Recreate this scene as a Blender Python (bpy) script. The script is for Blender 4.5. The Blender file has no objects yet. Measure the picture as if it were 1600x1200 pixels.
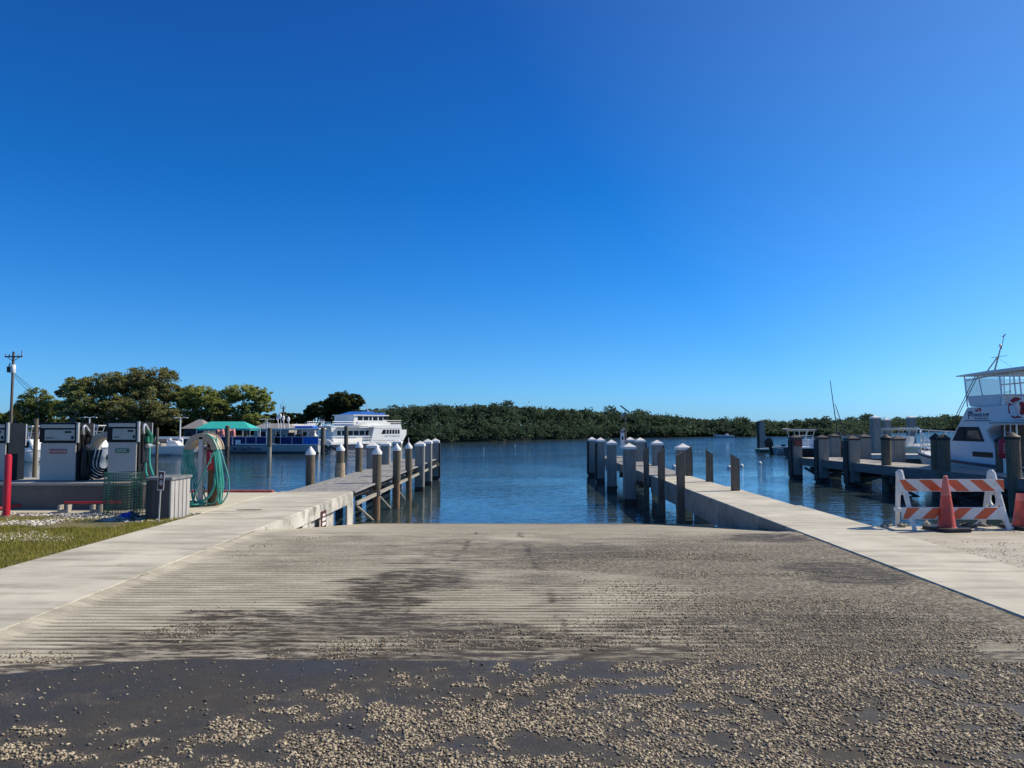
import bpy, bmesh, math, random
import numpy as np
from mathutils import Vector, Matrix, Euler
R = math.radians
random.seed(7)
rng = np.random.default_rng(11)
scene = bpy.context.scene

# ------------------------------------------------------------------ camera, sky, sun, exposure
F, CX, CY, VX, HY, EYE = 1150.0, 800.0, 600.0, 812.0, 665.0, 1.65
PITCH, YAW = math.atan((HY - CY) / F), math.atan((VX - CX) / F)
cd = bpy.data.cameras.new('camera')
cam = bpy.data.objects.new('camera', cd)
scene.collection.objects.link(cam)
cd.sensor_width = 36.0
cd.lens = 36.0 * F / 1600.0
cd.clip_start, cd.clip_end = 0.05, 9000
cam.location = (0, 0, EYE)
cam.rotation_euler = (R(90) + PITCH, 0, YAW)
scene.camera = cam

SUN_EL, SUN_AZ = R(41), R(72)          # azimuth measured from +Y (straight ahead) towards +X (right)
world = bpy.data.worlds.new('World')
scene.world = world
world.use_nodes = True
wn, wl = world.node_tree.nodes, world.node_tree.links
wn.clear()
sky = wn.new('ShaderNodeTexSky')
sky.sky_type = 'NISHITA'
sky.sun_disc = False
sky.sun_elevation = SUN_EL
sky.sun_rotation = SUN_AZ
sky.altitude = 0
sky.air_density = 1.0
sky.dust_density = 0.3
sky.ozone_density = 1.5
tc = wn.new('ShaderNodeTexCoord')
sx = wn.new('ShaderNodeSeparateXYZ')
wl.new(tc.outputs['Generated'], sx.inputs[0])
cr = wn.new('ShaderNodeValToRGB')                       # added tint: deepens blue with height, then neutral overhead to temper bluish ambient
cr.color_ramp.interpolation = 'LINEAR'
el = cr.color_ramp.elements
stops = ((0.0, (.40, .88, 1.80)), (.035, (.34, .86, 1.75)), (.10, (.244, .77, 1.52)), (.185, (.14, .70, 1.47)), (.307, (.065, .62, 1.38)), (.5, (.09, .52, 1.27)), (.64, (.30, .58, 1.05)), (1.0, (.80, .80, .80)))
while len(el) < len(stops): el.new(.5)
for e, (p_, c_) in zip(el, stops):
    e.position = p_; e.color = (c_[0]/2, c_[1]/2, c_[2]/2, 1)
wl.new(sx.outputs['Z'], cr.inputs[0])
dt = wn.new('ShaderNodeVectorMath'); dt.operation = 'DOT_PRODUCT'
wl.new(tc.outputs['Generated'], dt.inputs[0])
dt.inputs[1].default_value = (math.cos(SUN_EL)*math.sin(SUN_AZ), math.cos(SUN_EL)*math.cos(SUN_AZ), math.sin(SUN_EL))
mr = wn.new('ShaderNodeMapRange'); mr.inputs[1].default_value = .50; mr.inputs[2].default_value = .86; mr.clamp = True
wl.new(dt.outputs['Value'], mr.inputs[0])
gl = wn.new('ShaderNodeVectorMath'); gl.operation = 'SCALE'; gl.inputs[0].default_value = (.17, .15, .05)
wl.new(mr.outputs[0], gl.inputs['Scale'])
ad = wn.new('ShaderNodeVectorMath'); ad.operation = 'ADD'
wl.new(cr.outputs[0], ad.inputs[0]); wl.new(gl.outputs[0], ad.inputs[1])
s2 = wn.new('ShaderNodeVectorMath'); s2.operation = 'SCALE'; s2.inputs['Scale'].default_value = 2.0
wl.new(ad.outputs[0], s2.inputs[0])
hs = wn.new('ShaderNodeVectorMath'); hs.operation = 'MULTIPLY'
bg = wn.new('ShaderNodeBackground')
bg.inputs['Strength'].default_value = 0.095
wo = wn.new('ShaderNodeOutputWorld')
wl.new(sky.outputs[0], hs.inputs[0]); wl.new(s2.outputs[0], hs.inputs[1])
wl.new(hs.outputs[0], bg.inputs['Color'])
wl.new(bg.outputs[0], wo.inputs['Surface'])

sl = bpy.data.lights.new('sun', 'SUN')
sl.energy = 5.0
sl.angle = R(0.53)
sl.color = (1.0, 0.88, 0.70)
sun = bpy.data.objects.new('sun', sl)
scene.collection.objects.link(sun)
sd = Vector((math.cos(SUN_EL) * math.sin(SUN_AZ), math.cos(SUN_EL) * math.cos(SUN_AZ), math.sin(SUN_EL)))
sun.rotation_euler = sd.to_track_quat('Z', 'Y').to_euler()
sun.location = (40, 20, 60)

scene.view_settings.view_transform = 'Standard'
scene.view_settings.look = 'None'
scene.view_settings.gamma = 1.0
scene.view_settings.use_curve_mapping = False
scene.view_settings.exposure = 0.0
scene.render.engine = 'CYCLES'
scene.cycles.max_bounces = 6
scene.cycles.use_denoising = True

# ------------------------------------------------------------------ pixel -> place helpers (photo is 1600 x 1200)
CM = Euler((R(90) + PITCH, 0, YAW)).to_matrix()
def ray(x, y):
    v = CM @ Vector(((x - CX) / F, (CY - y) / F, -1.0))
    return v / v.y
def at(x, y, d):
    v = ray(x, y)
    return Vector((v.x * d, d, EYE + v.z * d))
def gnd(x, y, z=0.0):
    v = ray(x, y)
    d = (z - EYE) / v.z
    return Vector((v.x * d, d, z))
WATER = -1.05

# ------------------------------------------------------------------ materials
MATS = {}
def new_mat(name):
    m = bpy.data.materials.new(name)
    m.use_nodes = True
    nt = m.node_tree
    b = nt.nodes['Principled BSDF']
    return m, nt, b
def nd(nt, typ, **kw):
    n = nt.nodes.new(typ)
    for k, v in kw.items():
        setattr(n, k, v)
    return n
def math_n(nt, op, a, b=None, clamp=False):
    n = nt.nodes.new('ShaderNodeMath'); n.operation = op; n.use_clamp = clamp
    for i, v in enumerate((a, b)):
        if v is None: continue
        if isinstance(v, (int, float)): n.inputs[i].default_value = v
        else: nt.links.new(v, n.inputs[i])
    return n.outputs[0]
def mix_c(nt, f, a, b, blend='MIX'):
    n = nt.nodes.new('ShaderNodeMix'); n.data_type = 'RGBA'; n.blend_type = blend
    for sock, v in ((n.inputs[0], f), (n.inputs[6], a), (n.inputs[7], b)):
        if isinstance(v, (int, float)): sock.default_value = v
        elif isinstance(v, tuple): sock.default_value = (v[0], v[1], v[2], 1)
        else: nt.links.new(v, sock)
    return n.outputs[2]
def noise(nt, scale, detail=4, rough=.6, vec=None, stretch=None):
    n = nt.nodes.new('ShaderNodeTexNoise')
    n.inputs['Scale'].default_value = scale
    n.inputs['Detail'].default_value = detail
    n.inputs['Roughness'].default_value = rough
    if vec is None:
        vec = nt.nodes.new('ShaderNodeNewGeometry').outputs['Position']
    if stretch:
        mp = nt.nodes.new('ShaderNodeMapping')
        mp.inputs['Scale'].default_value = stretch
        nt.links.new(vec, mp.inputs[0]); vec = mp.outputs[0]
    nt.links.new(vec, n.inputs['Vector'])
    return n.outputs['Fac']
def ramp(nt, f, a, b):
    n = nt.nodes.new('ShaderNodeMapRange'); n.clamp = True
    n.interpolation_type = 'SMOOTHSTEP'
    nt.links.new(f, n.inputs[0])
    n.inputs[1].default_value = a; n.inputs[2].default_value = b
    return n.outputs[0]
def bump(nt, h, strength, dist, normal_in):
    n = nt.nodes.new('ShaderNodeBump')
    n.inputs['Strength'].default_value = strength
    n.inputs['Distance'].default_value = dist
    nt.links.new(h, n.inputs['Height'])
    nt.links.new(n.outputs[0], normal_in)
def M(name, col, rough=.6, var=.18, scale=6.0, stretch=None, bmp=0.0, metal=0.0, dirt=None, dirt_amt=.5, dirt_scale=3.0, spec=.5):
    if name in MATS: return MATS[name]
    m, nt, b = new_mat(name)
    f = noise(nt, scale, 5, .62, stretch=stretch)
    a = tuple(max(0, c * (1 - var)) for c in col); c2 = tuple(min(1, c * (1 + var)) for c in col)
    c = mix_c(nt, ramp(nt, f, .3, .7), a, c2)
    if dirt:
        g = noise(nt, dirt_scale, 6, .7, stretch=stretch)
        c = mix_c(nt, math_n(nt, 'MULTIPLY', ramp(nt, g, .5, .72), dirt_amt), c, dirt)
    nt.links.new(c, b.inputs['Base Color'])
    b.inputs['Roughness'].default_value = rough
    b.inputs['Metallic'].default_value = metal
    b.inputs['Specular IOR Level'].default_value = spec
    if bmp:
        bump(nt, noise(nt, scale * 3, 5, .65, stretch=stretch), 1.0, bmp, b.inputs['Normal'])
    MATS[name] = m
    return m
WHITE = lambda: M('white_gelcoat', (.78, .78, .76), .35, .05, 1.5, dirt=(.45, .43, .38), dirt_amt=.35)
def foliage_mat(name, dark, light, transl=.28):
    if name in MATS: return MATS[name]
    m = bpy.data.materials.new(name); m.use_nodes = True
    nt = m.node_tree; nt.nodes.clear()
    g = nt.nodes.new('ShaderNodeNewGeometry')
    c = mix_c(nt, g.outputs['Random Per Island'], dark, light)
    f = noise(nt, .35, 3, .6)
    c = mix_c(nt, ramp(nt, f, .35, .65), mix_c(nt, 1.0, c, (.72, .72, .72), 'MULTIPLY'), c)
    d = nt.nodes.new('ShaderNodeBsdfDiffuse'); t = nt.nodes.new('ShaderNodeBsdfTranslucent')
    nt.links.new(c, d.inputs[0]); nt.links.new(c, t.inputs[0])
    mx = nt.nodes.new('ShaderNodeMixShader'); mx.inputs[0].default_value = transl
    nt.links.new(d.outputs[0], mx.inputs[1]); nt.links.new(t.outputs[0], mx.inputs[2])
    o = nt.nodes.new('ShaderNodeOutputMaterial'); nt.links.new(mx.outputs[0], o.inputs[0])
    MATS[name] = m
    return m

# ------------------------------------------------------------------ mesh builder
class MB:
    def __init__(s): s.v, s.f = [], []
    def add(s, vs, fs):
        o = len(s.v); s.v += [tuple(v) for v in vs]; s.f += [tuple(i + o for i in f) for f in fs]; return s
    def box(s, c, size, rot=None, ch=0.0):
        x, y, z = [k / 2 for k in size]
        vs = [Vector(p) for p in ((-x,-y,-z),(x,-y,-z),(x,y,-z),(-x,y,-z),(-x,-y,z),(x,-y,z),(x,y,z),(-x,y,z))]
        if rot:
            m = Euler(rot).to_matrix(); vs = [m @ v for v in vs]
        c = Vector(c)
        return s.add([v + c for v in vs], [(0,3,2,1),(4,5,6,7),(0,1,5,4),(1,2,6,5),(2,3,7,6),(3,0,4,7)])
    def b2(s, lo, hi):
        return s.box([(a + b) / 2 for a, b in zip(lo, hi)], [abs(b - a) for a, b in zip(lo, hi)])
    def cyl(s, p0, p1, r0, r1=None, n=12):
        r1 = r0 if r1 is None else r1
        p0, p1 = Vector(p0), Vector(p1); d = (p1 - p0).normalized()
        a = d.orthogonal().normalized(); b = d.cross(a)
        vs = []
        for p, r in ((p0, r0), (p1, r1)):
            for i in range(n):
                t = 2 * math.pi * i / n
                vs.append(p + (a * math.cos(t) + b * math.sin(t)) * r)
        fs = [(i, (i + 1) % n, n + (i + 1) % n, n + i) for i in range(n)]
        fs += [tuple(range(n - 1, -1, -1)), tuple(range(n, 2 * n))]
        return s.add(vs, fs)
    def tube(s, pts, r, n=6):
        pts = [Vector(p) for p in pts]
        rings = []
        a = None
        for i, p in enumerate(pts):
            d = (pts[min(i + 1, len(pts) - 1)] - pts[max(i - 1, 0)]).normalized()
            if a is None: a = d.orthogonal().normalized()
            a = (a - d * a.dot(d))
            a = a.normalized() if a.length > 1e-6 else d.orthogonal().normalized()
            b = d.cross(a)
            rr = r[i] if isinstance(r, (list, tuple)) else r
            rings.append([p + (a * math.cos(2*math.pi*k/n) + b * math.sin(2*math.pi*k/n)) * rr for k in range(n)])
        return s.loft(rings)
    def loft(s, rings, caps=True, closed=True):
        n = len(rings[0]); vs = [p for r in rings for p in r]; fs = []
        for i in range(len(rings) - 1):
            for k in range(n if closed else n - 1):
                k2 = (k + 1) % n
                fs.append((i*n + k, i*n + k2, (i+1)*n + k2, (i+1)*n + k))
        if caps:
            fs.append(tuple(range(n - 1, -1, -1))); fs.append(tuple((len(rings)-1)*n + k for k in range(n)))
        return s.add(vs, fs)
    def prism(s, poly, axis, a, b):          # polygon in the other two axes, extruded along axis from a to b
        def P(u, w, t):
            return (t, u, w) if axis == 0 else ((u, t, w) if axis == 1 else (u, w, t))
        n = len(poly)
        return s.add([P(u, w, a) for u, w in poly] + [P(u, w, b) for u, w in poly],
                     [(i, (i+1) % n, n + (i+1) % n, n + i) for i in range(n)] + [tuple(range(n-1,-1,-1)), tuple(range(n, 2*n))])
    def lathe(s, prof, c=(0,0,0), n=16):
        rings = [[(c[0] + r*math.cos(2*math.pi*k/n), c[1] + r*math.sin(2*math.pi*k/n), c[2] + z) for k in range(n)] for r, z in prof]
        return s.loft(rings)
    def build(s, name, mat, parent=None, smooth=False, bevel=0.0, seg=2):
        me = bpy.data.meshes.new(name)
        me.from_pydata(s.v, [], s.f)
        bm = bmesh.new(); bm.from_mesh(me)
        bmesh.ops.recalc_face_normals(bm, faces=bm.faces)
        if bevel:
            es = [e for e in bm.edges if len(e.link_faces) == 2 and e.calc_face_angle(0) > .6]
            bmesh.ops.bevel(bm, geom=es, offset=bevel, segments=seg, affect='EDGES', clamp_overlap=True)
        bm.to_mesh(me); bm.free()
        if smooth:
            me.polygons.foreach_set('use_smooth', [True] * len(me.polygons))
            try: me.set_sharp_from_angle(angle=R(40))
            except Exception: pass
        me.materials.append(mat)
        o = bpy.data.objects.new(name, me)
        scene.collection.objects.link(o)
        if parent: o.parent = parent
        return o
def np_mesh(name, verts, faces, mat, parent=None):
    me = bpy.data.meshes.new(name)
    nv, nf, k = len(verts), len(faces), faces.shape[1]
    me.vertices.add(nv); me.vertices.foreach_set('co', np.asarray(verts, np.float32).ravel())
    me.loops.add(nf * k); me.loops.foreach_set('vertex_index', np.asarray(faces, np.int32).ravel())
    me.polygons.add(nf); me.polygons.foreach_set('loop_start', np.arange(0, nf * k, k, dtype=np.int32))
    me.update(calc_edges=True)
    me.materials.append(mat)
    o = bpy.data.objects.new(name, me); scene.collection.objects.link(o)
    if parent: o.parent = parent
    return o
def tag(o, label, cat, group=None):
    o['label'] = label; o['category'] = cat
    if group: o['group'] = group
    return o
def structure(o): o['kind'] = 'structure'; return o
def stuff(o, label=None, cat=None):
    o['kind'] = 'stuff'
    if label: o['label'] = label
    if cat: o['category'] = cat
    return o
def thing(name, label, cat, loc=(0,0,0), rz=0.0, group=None):
    o = bpy.data.objects.new(name, None); scene.collection.objects.link(o)
    o.location = loc; o.rotation_euler = (0, 0, rz); o.empty_display_size = .2
    return tag(o, label, cat, group)
def copy_tree(o, parent=None):
    c = o.copy(); scene.collection.objects.link(c); c.parent = parent
    for ch in list(o.children): copy_tree(ch, c)
    return c
def spline(pts, k=8):
    pts = [Vector(p) for p in pts]; out = []
    for i in range(len(pts) - 1):
        p0, p1, p2, p3 = pts[max(i-1,0)], pts[i], pts[i+1], pts[min(i+2,len(pts)-1)]
        for j in range(k):
            t = j / k
            out.append(.5*((2*p1) + (p2-p0)*t + (2*p0-5*p1+4*p2-p3)*t*t + (3*p1-p0-3*p2+p3)*t**3))
    return out + [pts[-1]]
def text(s, size, mat, parent, loc, rot, name='lettering', extrude=.002, sx=1.0):
    cu = bpy.data.curves.new('t', 'FONT'); cu.body = s; cu.size = size; cu.extrude = extrude
    cu.align_x = 'CENTER'; cu.align_y = 'CENTER'; cu.resolution_u = 2
    o = bpy.data.objects.new('t', cu); scene.collection.objects.link(o)
    dg = bpy.context.evaluated_depsgraph_get()
    me = bpy.data.meshes.new_from_object(o.evaluated_get(dg))
    bpy.data.objects.remove(o); bpy.data.curves.remove(cu)
    me.name = name; me.materials.clear(); me.materials.append(mat)
    t = bpy.data.objects.new(name, me); scene.collection.objects.link(t)
    t.parent = parent; t.location = loc; t.rotation_euler = rot; t.scale = (sx, 1, 1)
    return t
# value noise
_tab = rng.random((256, 256))
def vnoise(x, y):
    xi, yi = np.floor(x).astype(int), np.floor(y).astype(int)
    fx, fy = x - xi, y - yi; fx = fx*fx*(3-2*fx); fy = fy*fy*(3-2*fy)
    g = lambda a, b: _tab[a % 256, b % 256]
    return (g(xi,yi)*(1-fx)+g(xi+1,yi)*fx)*(1-fy) + (g(xi,yi+1)*(1-fx)+g(xi+1,yi+1)*fx)*fy
def fbm(x, y, o=4):
    s = 0; a = .5; t = 0
    for i in range(o):
        s = s + a*vnoise(x*2**i + 17*i, y*2**i + 31*i); t += a; a *= .5
    return s / t
def sstep(a, b, x):
    t = np.clip((x - a) / (b - a), 0, 1); return t*t*(3-2*t)

# ================================================================== SETTING
# ---- water
def water_mat():
    m, nt, b = new_mat('channel_water')
    b.inputs['Base Color'].default_value = (.036, .060, .066, 1)
    b.inputs['Roughness'].default_value = .035
    b.inputs['IOR'].default_value = 1.33
    h1 = noise(nt, 1.1, 3, .55, stretch=(.75, 1.5, 1))
    h2 = noise(nt, 4.0, 2, .5, stretch=(.6, 1.6, 1))
    h3 = noise(nt, .12, 2, .5)
    h = math_n(nt, 'ADD', math_n(nt, 'MULTIPLY', h1, .7), math_n(nt, 'MULTIPLY', h2, .42))
    h = math_n(nt, 'MULTIPLY', h, math_n(nt, 'ADD', math_n(nt, 'MULTIPLY', ramp(nt, h3, .35, .65), .6), .4))
    sp_ = nt.nodes.new('ShaderNodeSeparateXYZ'); nt.links.new(nt.nodes.new('ShaderNodeNewGeometry').outputs['Position'], sp_.inputs[0])
    open_ = math_n(nt, 'MULTIPLY', ramp(nt, sp_.outputs['Y'], 32, 75), ramp(nt, sp_.outputs['X'], -24, -8))   # breezier out in the channel
    h = math_n(nt, 'MULTIPLY', h, math_n(nt, 'ADD', math_n(nt, 'MULTIPLY', open_, 3.6), 1.0))
    bump(nt, h, 1.0, .040, b.inputs['Normal'])
    return m
w = MB(); w.add([(-4000,-60,WATER),(4000,-60,WATER),(4000,6000,WATER),(-4000,6000,WATER)], [(0,1,2,3)])
structure(w.build('water', water_mat()))

# ---- asphalt apron (near) with real shallow relief; wet and dry patches
KL, KR, SEAM, BRK = -4.2, 4.36, 5.38, 11.7
def asphalt_mat():
    m, nt, b = new_mat('wet_asphalt')
    fine = noise(nt, 130, 3, .7)
    mid = noise(nt, 9, 4, .6)
    big = noise(nt, .8, 4, .6)
    c = mix_c(nt, ramp(nt, fine, .32, .72), (.018, .018, .019), (.085, .081, .074))
    c = mix_c(nt, math_n(nt, 'MULTIPLY', ramp(nt, big, .48, .66), .55), c, (.075, .064, .05))
    c = mix_c(nt, math_n(nt, 'MULTIPLY', ramp(nt, mid, .58, .75), .4), c, (.10, .085, .065))
    du = nd(nt, 'ShaderNodeAttribute', attribute_name='dust').outputs['Fac']
    c = mix_c(nt, math_n(nt, 'MULTIPLY', du, ramp(nt, noise(nt, 45, 4, .75), .38, .62)), c, (.15, .122, .088))
    sp_ = noise(nt, 75, 2, .5)
    c = mix_c(nt, math_n(nt, 'MULTIPLY', ramp(nt, sp_, .66, .74), .5), c, (.22, .19, .15))
    nt.links.new(c, b.inputs['Base Color'])
    r = math_n(nt, 'ADD', math_n(nt, 'MULTIPLY', ramp(nt, big, .35, .62), .32), .52)
    b.inputs['Specular IOR Level'].default_value = .4
    nt.links.new(r, b.inputs['Roughness'])
    bump(nt, math_n(nt, 'ADD', fine, math_n(nt, 'MULTIPLY', mid, .8)), .9, .010, b.inputs['Normal'])
    return m
MATS['asphalt'] = asphalt_mat()
def seam_y(x): return SEAM + .05*(fbm(x*3, x*0+1, 4)-.5) - .62*sstep(-2.6, -4.3, x) + .16*(fbm(x*1.4, x*0+8, 4)-.5)*sstep(-1.8, -3.2, x)
exs = np.linspace(5.2, -6.2, 260); eys = seam_y(exs)
g = MB(); g.prism([(-90, -60), (90, -60), (90, SEAM-.4), (5.2, SEAM-.4)] + [(float(a), float(b)-.4) for a, b in zip(exs, eys)] + [(-90, 4.3)], 2, -1.6, -.034)
structure(g.build('asphalt_apron', MATS['asphalt']))
def gravel_prob(px, py):
    dens = sstep(-3.8, 2.4, px*1.1 + 1.1*(4.7-py))
    hole = np.exp(-((px+2.4)/1.3)**2 - ((py-4.75)/.45)**2)
    big = fbm(px*.55+3, py*.9, 3)
    cl = .45*fbm(px*1.9+3, py*2.6, 4) + .55*fbm(px*7.5, py*9.5+9, 4)
    v = cl + .20*(dens-.55) + .10*(big-.5) - .13*hole
    seam_wet = np.exp(-((py-5.2)/.22)**2) * sstep(1.5, -1.5, px)
    return (.06 + .94*sstep(.45, .57, v - .12*seam_wet)) * (.08 + .92*sstep(.38, .58, cl + .34*(dens-.5) - .25*hole)), v - .1*seam_wet
ax = np.linspace(-7, 7, 480); ay = np.arange(1.6, 5.62, .022)
AX, AY = np.meshgrid(ax, ay)
cov, vv = gravel_prob(AX, AY)
AZ = -.024 + .006*(fbm(AX*2.2, AY*2.2, 4)-.5) + .004*(fbm(AX*14, AY*14, 3)-.5) - .05*sstep(-.03, .05, AY - seam_y(AX))
ia = np.arange(AX.size).reshape(AX.shape)
af = np.stack([ia[:-1,:-1], ia[:-1,1:], ia[1:,1:], ia[1:,:-1]], -1).reshape(-1, 4)
ao = np_mesh('asphalt', np.stack([AX, AY, AZ], -1).reshape(-1, 3), af, MATS['asphalt'])
at_ = ao.data.attributes.new('dust', 'FLOAT', 'POINT'); at_.data.foreach_set('value', np.clip(sstep(.36, .56, vv)*.85, 0, 1).astype(np.float32).ravel())
structure(ao)

# ---- grooved concrete ramp: real grooves, stains held as attributes
nx = 130
ys = np.concatenate([np.arange(4.5, 12.0, .0175), np.arange(12.0, 22.6, .021)])
xs = np.linspace(KL, KR, nx)
X, Y = np.meshgrid(xs, ys)
def ell(cx, cy, rx, ry, k=1.15, soft=.55, sc=1.3):
    d = np.sqrt(((X-cx)/rx)**2 + ((Y-cy)/ry)**2) + (fbm(X*.75+cx*7, Y*2.9+cy*3, 6) - .5) * k * 2
    return 1 - sstep(1-soft, 1+soft, d)
wet = np.zeros_like(X)
for e in ((-2.15, 6.3, 1.1, .75), (-1.35, 7.5, .6, 1.3), (-.35, 6.0, .8, .6), (-3.3, 5.75, 1.0, .3), (-2.5, 5.9, 1.5, .5), (.4, 5.7, 1.5, .3), (3.75, 11.0, .5, .6), (3.75, 8.4, .5, .7)):
    wet = np.maximum(wet, ell(*e))
wet = np.maximum(wet, .8 * ell(2.3, 6.1, 1.5, .6))
wet = np.maximum(wet, .62 * ell(-.9, 9.4, .8, 1.2)); wet = np.maximum(wet, .62 * ell(.2, 9.9, 1.5, .8)); wet = np.maximum(wet, .55 * ell(.3, 8.0, .35, 1.6))
dirt = np.clip(1.0*ell(2.9, 7.4, 3.0, 2.6, .9, .5) + .7*ell(3.3, 10.3, 1.6, 1.4, .9, .5) + .6*ell(-.4, 7.2, 1.2, 1.7, .7, .5) + .8*ell(1.6, 9.6, 2.0, .55, .5) + .5*ell(.5, 15.0, 3.2, 5.0, .6, .6) + .5*ell(-2.6, 9.5, 1.2, 1.6, .7, .5), 0, 1)
dirt = dirt * (1 - .85*ell(.55, 6.7, .95, 1.5, .8, .5)) * (1 - .6*ell(-1.2, 8.0, .8, 1.6, .9, .5))
clean = 1 - sstep(.3, 1.6, X - KL)
dirt = dirt * (1 - .85*clean); wet = wet * (1 - .6*clean)
edge = 1 - sstep(0, .22, Y - SEAM + .62*sstep(-2.6, -4.3, X) - .25*fbm(X*1.3, Y*.2, 3))
wet = np.maximum(wet, edge * sstep(-.1, .5, X-KL))
wet = np.maximum(wet, 1.0*(1 - sstep(.015, .05, X-KL))*sstep(.5, .6, fbm(Y*2.3, Y*0+5, 4)))
wet = np.maximum(wet, .9*sstep(KR-.10, KR-.02, X)*sstep(.35, .5, fbm(Y*2.0, Y*0+9, 3)))
algae = sstep(17.0, 20.4, Y + 1.2*(fbm(X*.7, Y*.7)-.5))
gr = np.abs(((Y + .006*(fbm(X*.5, Y*2)-.5)) / .105) % 1.0 - .5)          # 0 at groove centre
groove = 1 - sstep(.06, .24, gr) 
groove = groove * sstep(.10, .26, X - KL) * sstep(.02, .12, KR - X)
inten = np.clip(sstep(.2, .5, fbm(X*1.2+5, Y*1.5, 4)) * (1 - .85*sstep(.25, .8, dirt)) * (1 - .5*edge) * (.45+.55*sstep(.38, .56, fbm(X*.5+9, Y*1.1+2, 4))), .07, 1)
Zr = -.03 - np.clip(Y - BRK, 0, None) * .1155 - .013*groove*inten + .022*(1-sstep(.0, .22, X-KL))*(Y < 13) + .014*sstep(KR-.5, KR, X)*(Y < 12) + .006*(fbm(X*1.4, Y*1.4, 3)-.5) + .004*(fbm(X*9, Y*12, 3)-.5)
for jx0, jx1 in ((-.69, -1.05), (0.02, .37)):
    t = np.clip((11.3 - Y) / 5.0, 0, 1)
    jx = jx0 + (jx1-jx0)*t + .05*(fbm(Y*2.5+jx0*9, Y*0+3, 3)-.5)
    wet = np.maximum(wet, .8*(1 - sstep(.02, .065, np.abs(X-jx))) * sstep(.3, .5, fbm(Y*2+jx0, Y*0, 3)) * (Y < 12))
ny = len(ys)
idx = np.arange(nx*ny).reshape(ny, nx)
fc = np.stack([idx[:-1,:-1], idx[:-1,1:], idx[1:,1:], idx[1:,:-1]], -1).reshape(-1, 4)
def ramp_mat():
    m, nt, b = new_mat('grooved_concrete')
    A = lambda n: nd(nt, 'ShaderNodeAttribute', attribute_name=n).outputs['Fac']
    fine = noise(nt, 60, 4, .7); mid = noise(nt, 3.2, 5, .65, stretch=(.35, 1.4, 1)); streak = noise(nt, 5, 5, .7, stretch=(.3, 1.2, 1))
    c = mix_c(nt, ramp(nt, mid, .3, .7), (.39, .36, .285), (.60, .56, .445))
    c = mix_c(nt, math_n(nt, 'MULTIPLY', ramp(nt, fine, .52, .75), .55), c, (.22, .19, .145))
    c = mix_c(nt, math_n(nt, 'MULTIPLY', ramp(nt, streak, .46, .68), .32), c, (.175, .15, .115))
    dn = math_n(nt, 'MULTIPLY', A('dirt'), math_n(nt, 'ADD', math_n(nt, 'MULTIPLY', ramp(nt, noise(nt, 26, 4, .75), .35, .62), .65), .38))
    c = mix_c(nt, dn, c, (.120, .102, .078))
    c = mix_c(nt, math_n(nt, 'MULTIPLY', A('groove'), .92), c, (.055, .045, .034))
    wet_ = ramp(nt, math_n(nt, 'ADD', math_n(nt, 'MULTIPLY', A('wet'), .8), math_n(nt, 'ADD', math_n(nt, 'MULTIPLY', A('rib'), .30), math_n(nt, 'MULTIPLY', noise(nt, 5, 6, .75, stretch=(.45, 2.2, 1)), .55))), .62, .98)
    wet_ = math_n(nt, 'MULTIPLY', wet_, ramp(nt, A('wet'), .02, .2))
    wn_ = math_n(nt, 'MULTIPLY', wet_, math_n(nt, 'ADD', math_n(nt, 'MULTIPLY', ramp(nt, noise(nt, 11, 6, .75, stretch=(.35, 1.6, 1)), .40, .56), .75), .2))
    c = mix_c(nt, wn_, c, (.060, .048, .034))
    b.inputs['Specular IOR Level'].default_value = .18
    c = mix_c(nt, math_n(nt, 'MULTIPLY', A('algae'), .6), c, (.085, .07, .045))
    nt.links.new(c, b.inputs['Base Color'])
    nt.links.new(math_n(nt, 'SUBTRACT', .88, math_n(nt, 'MULTIPLY', wn_, .28)), b.inputs['Roughness'])
    bump(nt, math_n(nt, 'ADD', fine, noise(nt, 25, 4, .7)), .6, .008, b.inputs['Normal'])
    return m
ro = np_mesh('boat_ramp', np.stack([X, Y, Zr], -1).reshape(-1, 3), fc, ramp_mat())
for nm, arr in (('wet', wet), ('dirt', dirt), ('groove', groove*inten), ('rib', groove), ('algae', algae)):
    at_ = ro.data.attributes.new(nm, 'FLOAT', 'POINT'); at_.data.foreach_set('value', arr.astype(np.float32).ravel())
structure(ro)

# ---- concrete walkways
def conc_mat(name, a, b_, dark, dirt_amt=.35):
    m, nt, b = new_mat(name)
    big = noise(nt, .9, 5, .65); fine = noise(nt, 55, 4, .7); st = noise(nt, 2.4, 5, .65, stretch=(.25, 1.5, 1.2))
    c = mix_c(nt, ramp(nt, big, .3, .7), a, b_)
    c = mix_c(nt, math_n(nt, 'MULTIPLY', ramp(nt, st, .44, .74), dirt_amt), c, dark)
    c = mix_c(nt, math_n(nt, 'MULTIPLY', ramp(nt, fine, .55, .78), .3), c, dark)
    sp = noise(nt, 6, 3, .5)
    c = mix_c(nt, math_n(nt, 'MULTIPLY', ramp(nt, sp, .70, .76), .55), c, (.14, .12, .10))
    nt.links.new(c, b.inputs['Base Color']); b.inputs['Roughness'].default_value = .85
    bump(nt, math_n(nt, 'ADD', fine, big), .5, .006, b.inputs['Normal'])
    return m
CONC = conc_mat('walk_concrete', (.48, .455, .37), (.65, .615, .505), (.25, .225, .175), .8)
STAIN = conc_mat('stained_concrete', (.40, .39, .34), (.62, .60, .54), (.075, .075, .062), .8)
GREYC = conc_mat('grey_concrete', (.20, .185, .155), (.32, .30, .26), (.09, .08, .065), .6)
g = MB(); g.b2((-6.0, -40, -.30), (KL, 13.1, 0)); g.b2((-6.0, 13.106, -.28), (KL, 18.6, 0))
structure(g.build('walkway', CONC, bevel=.012))
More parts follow.
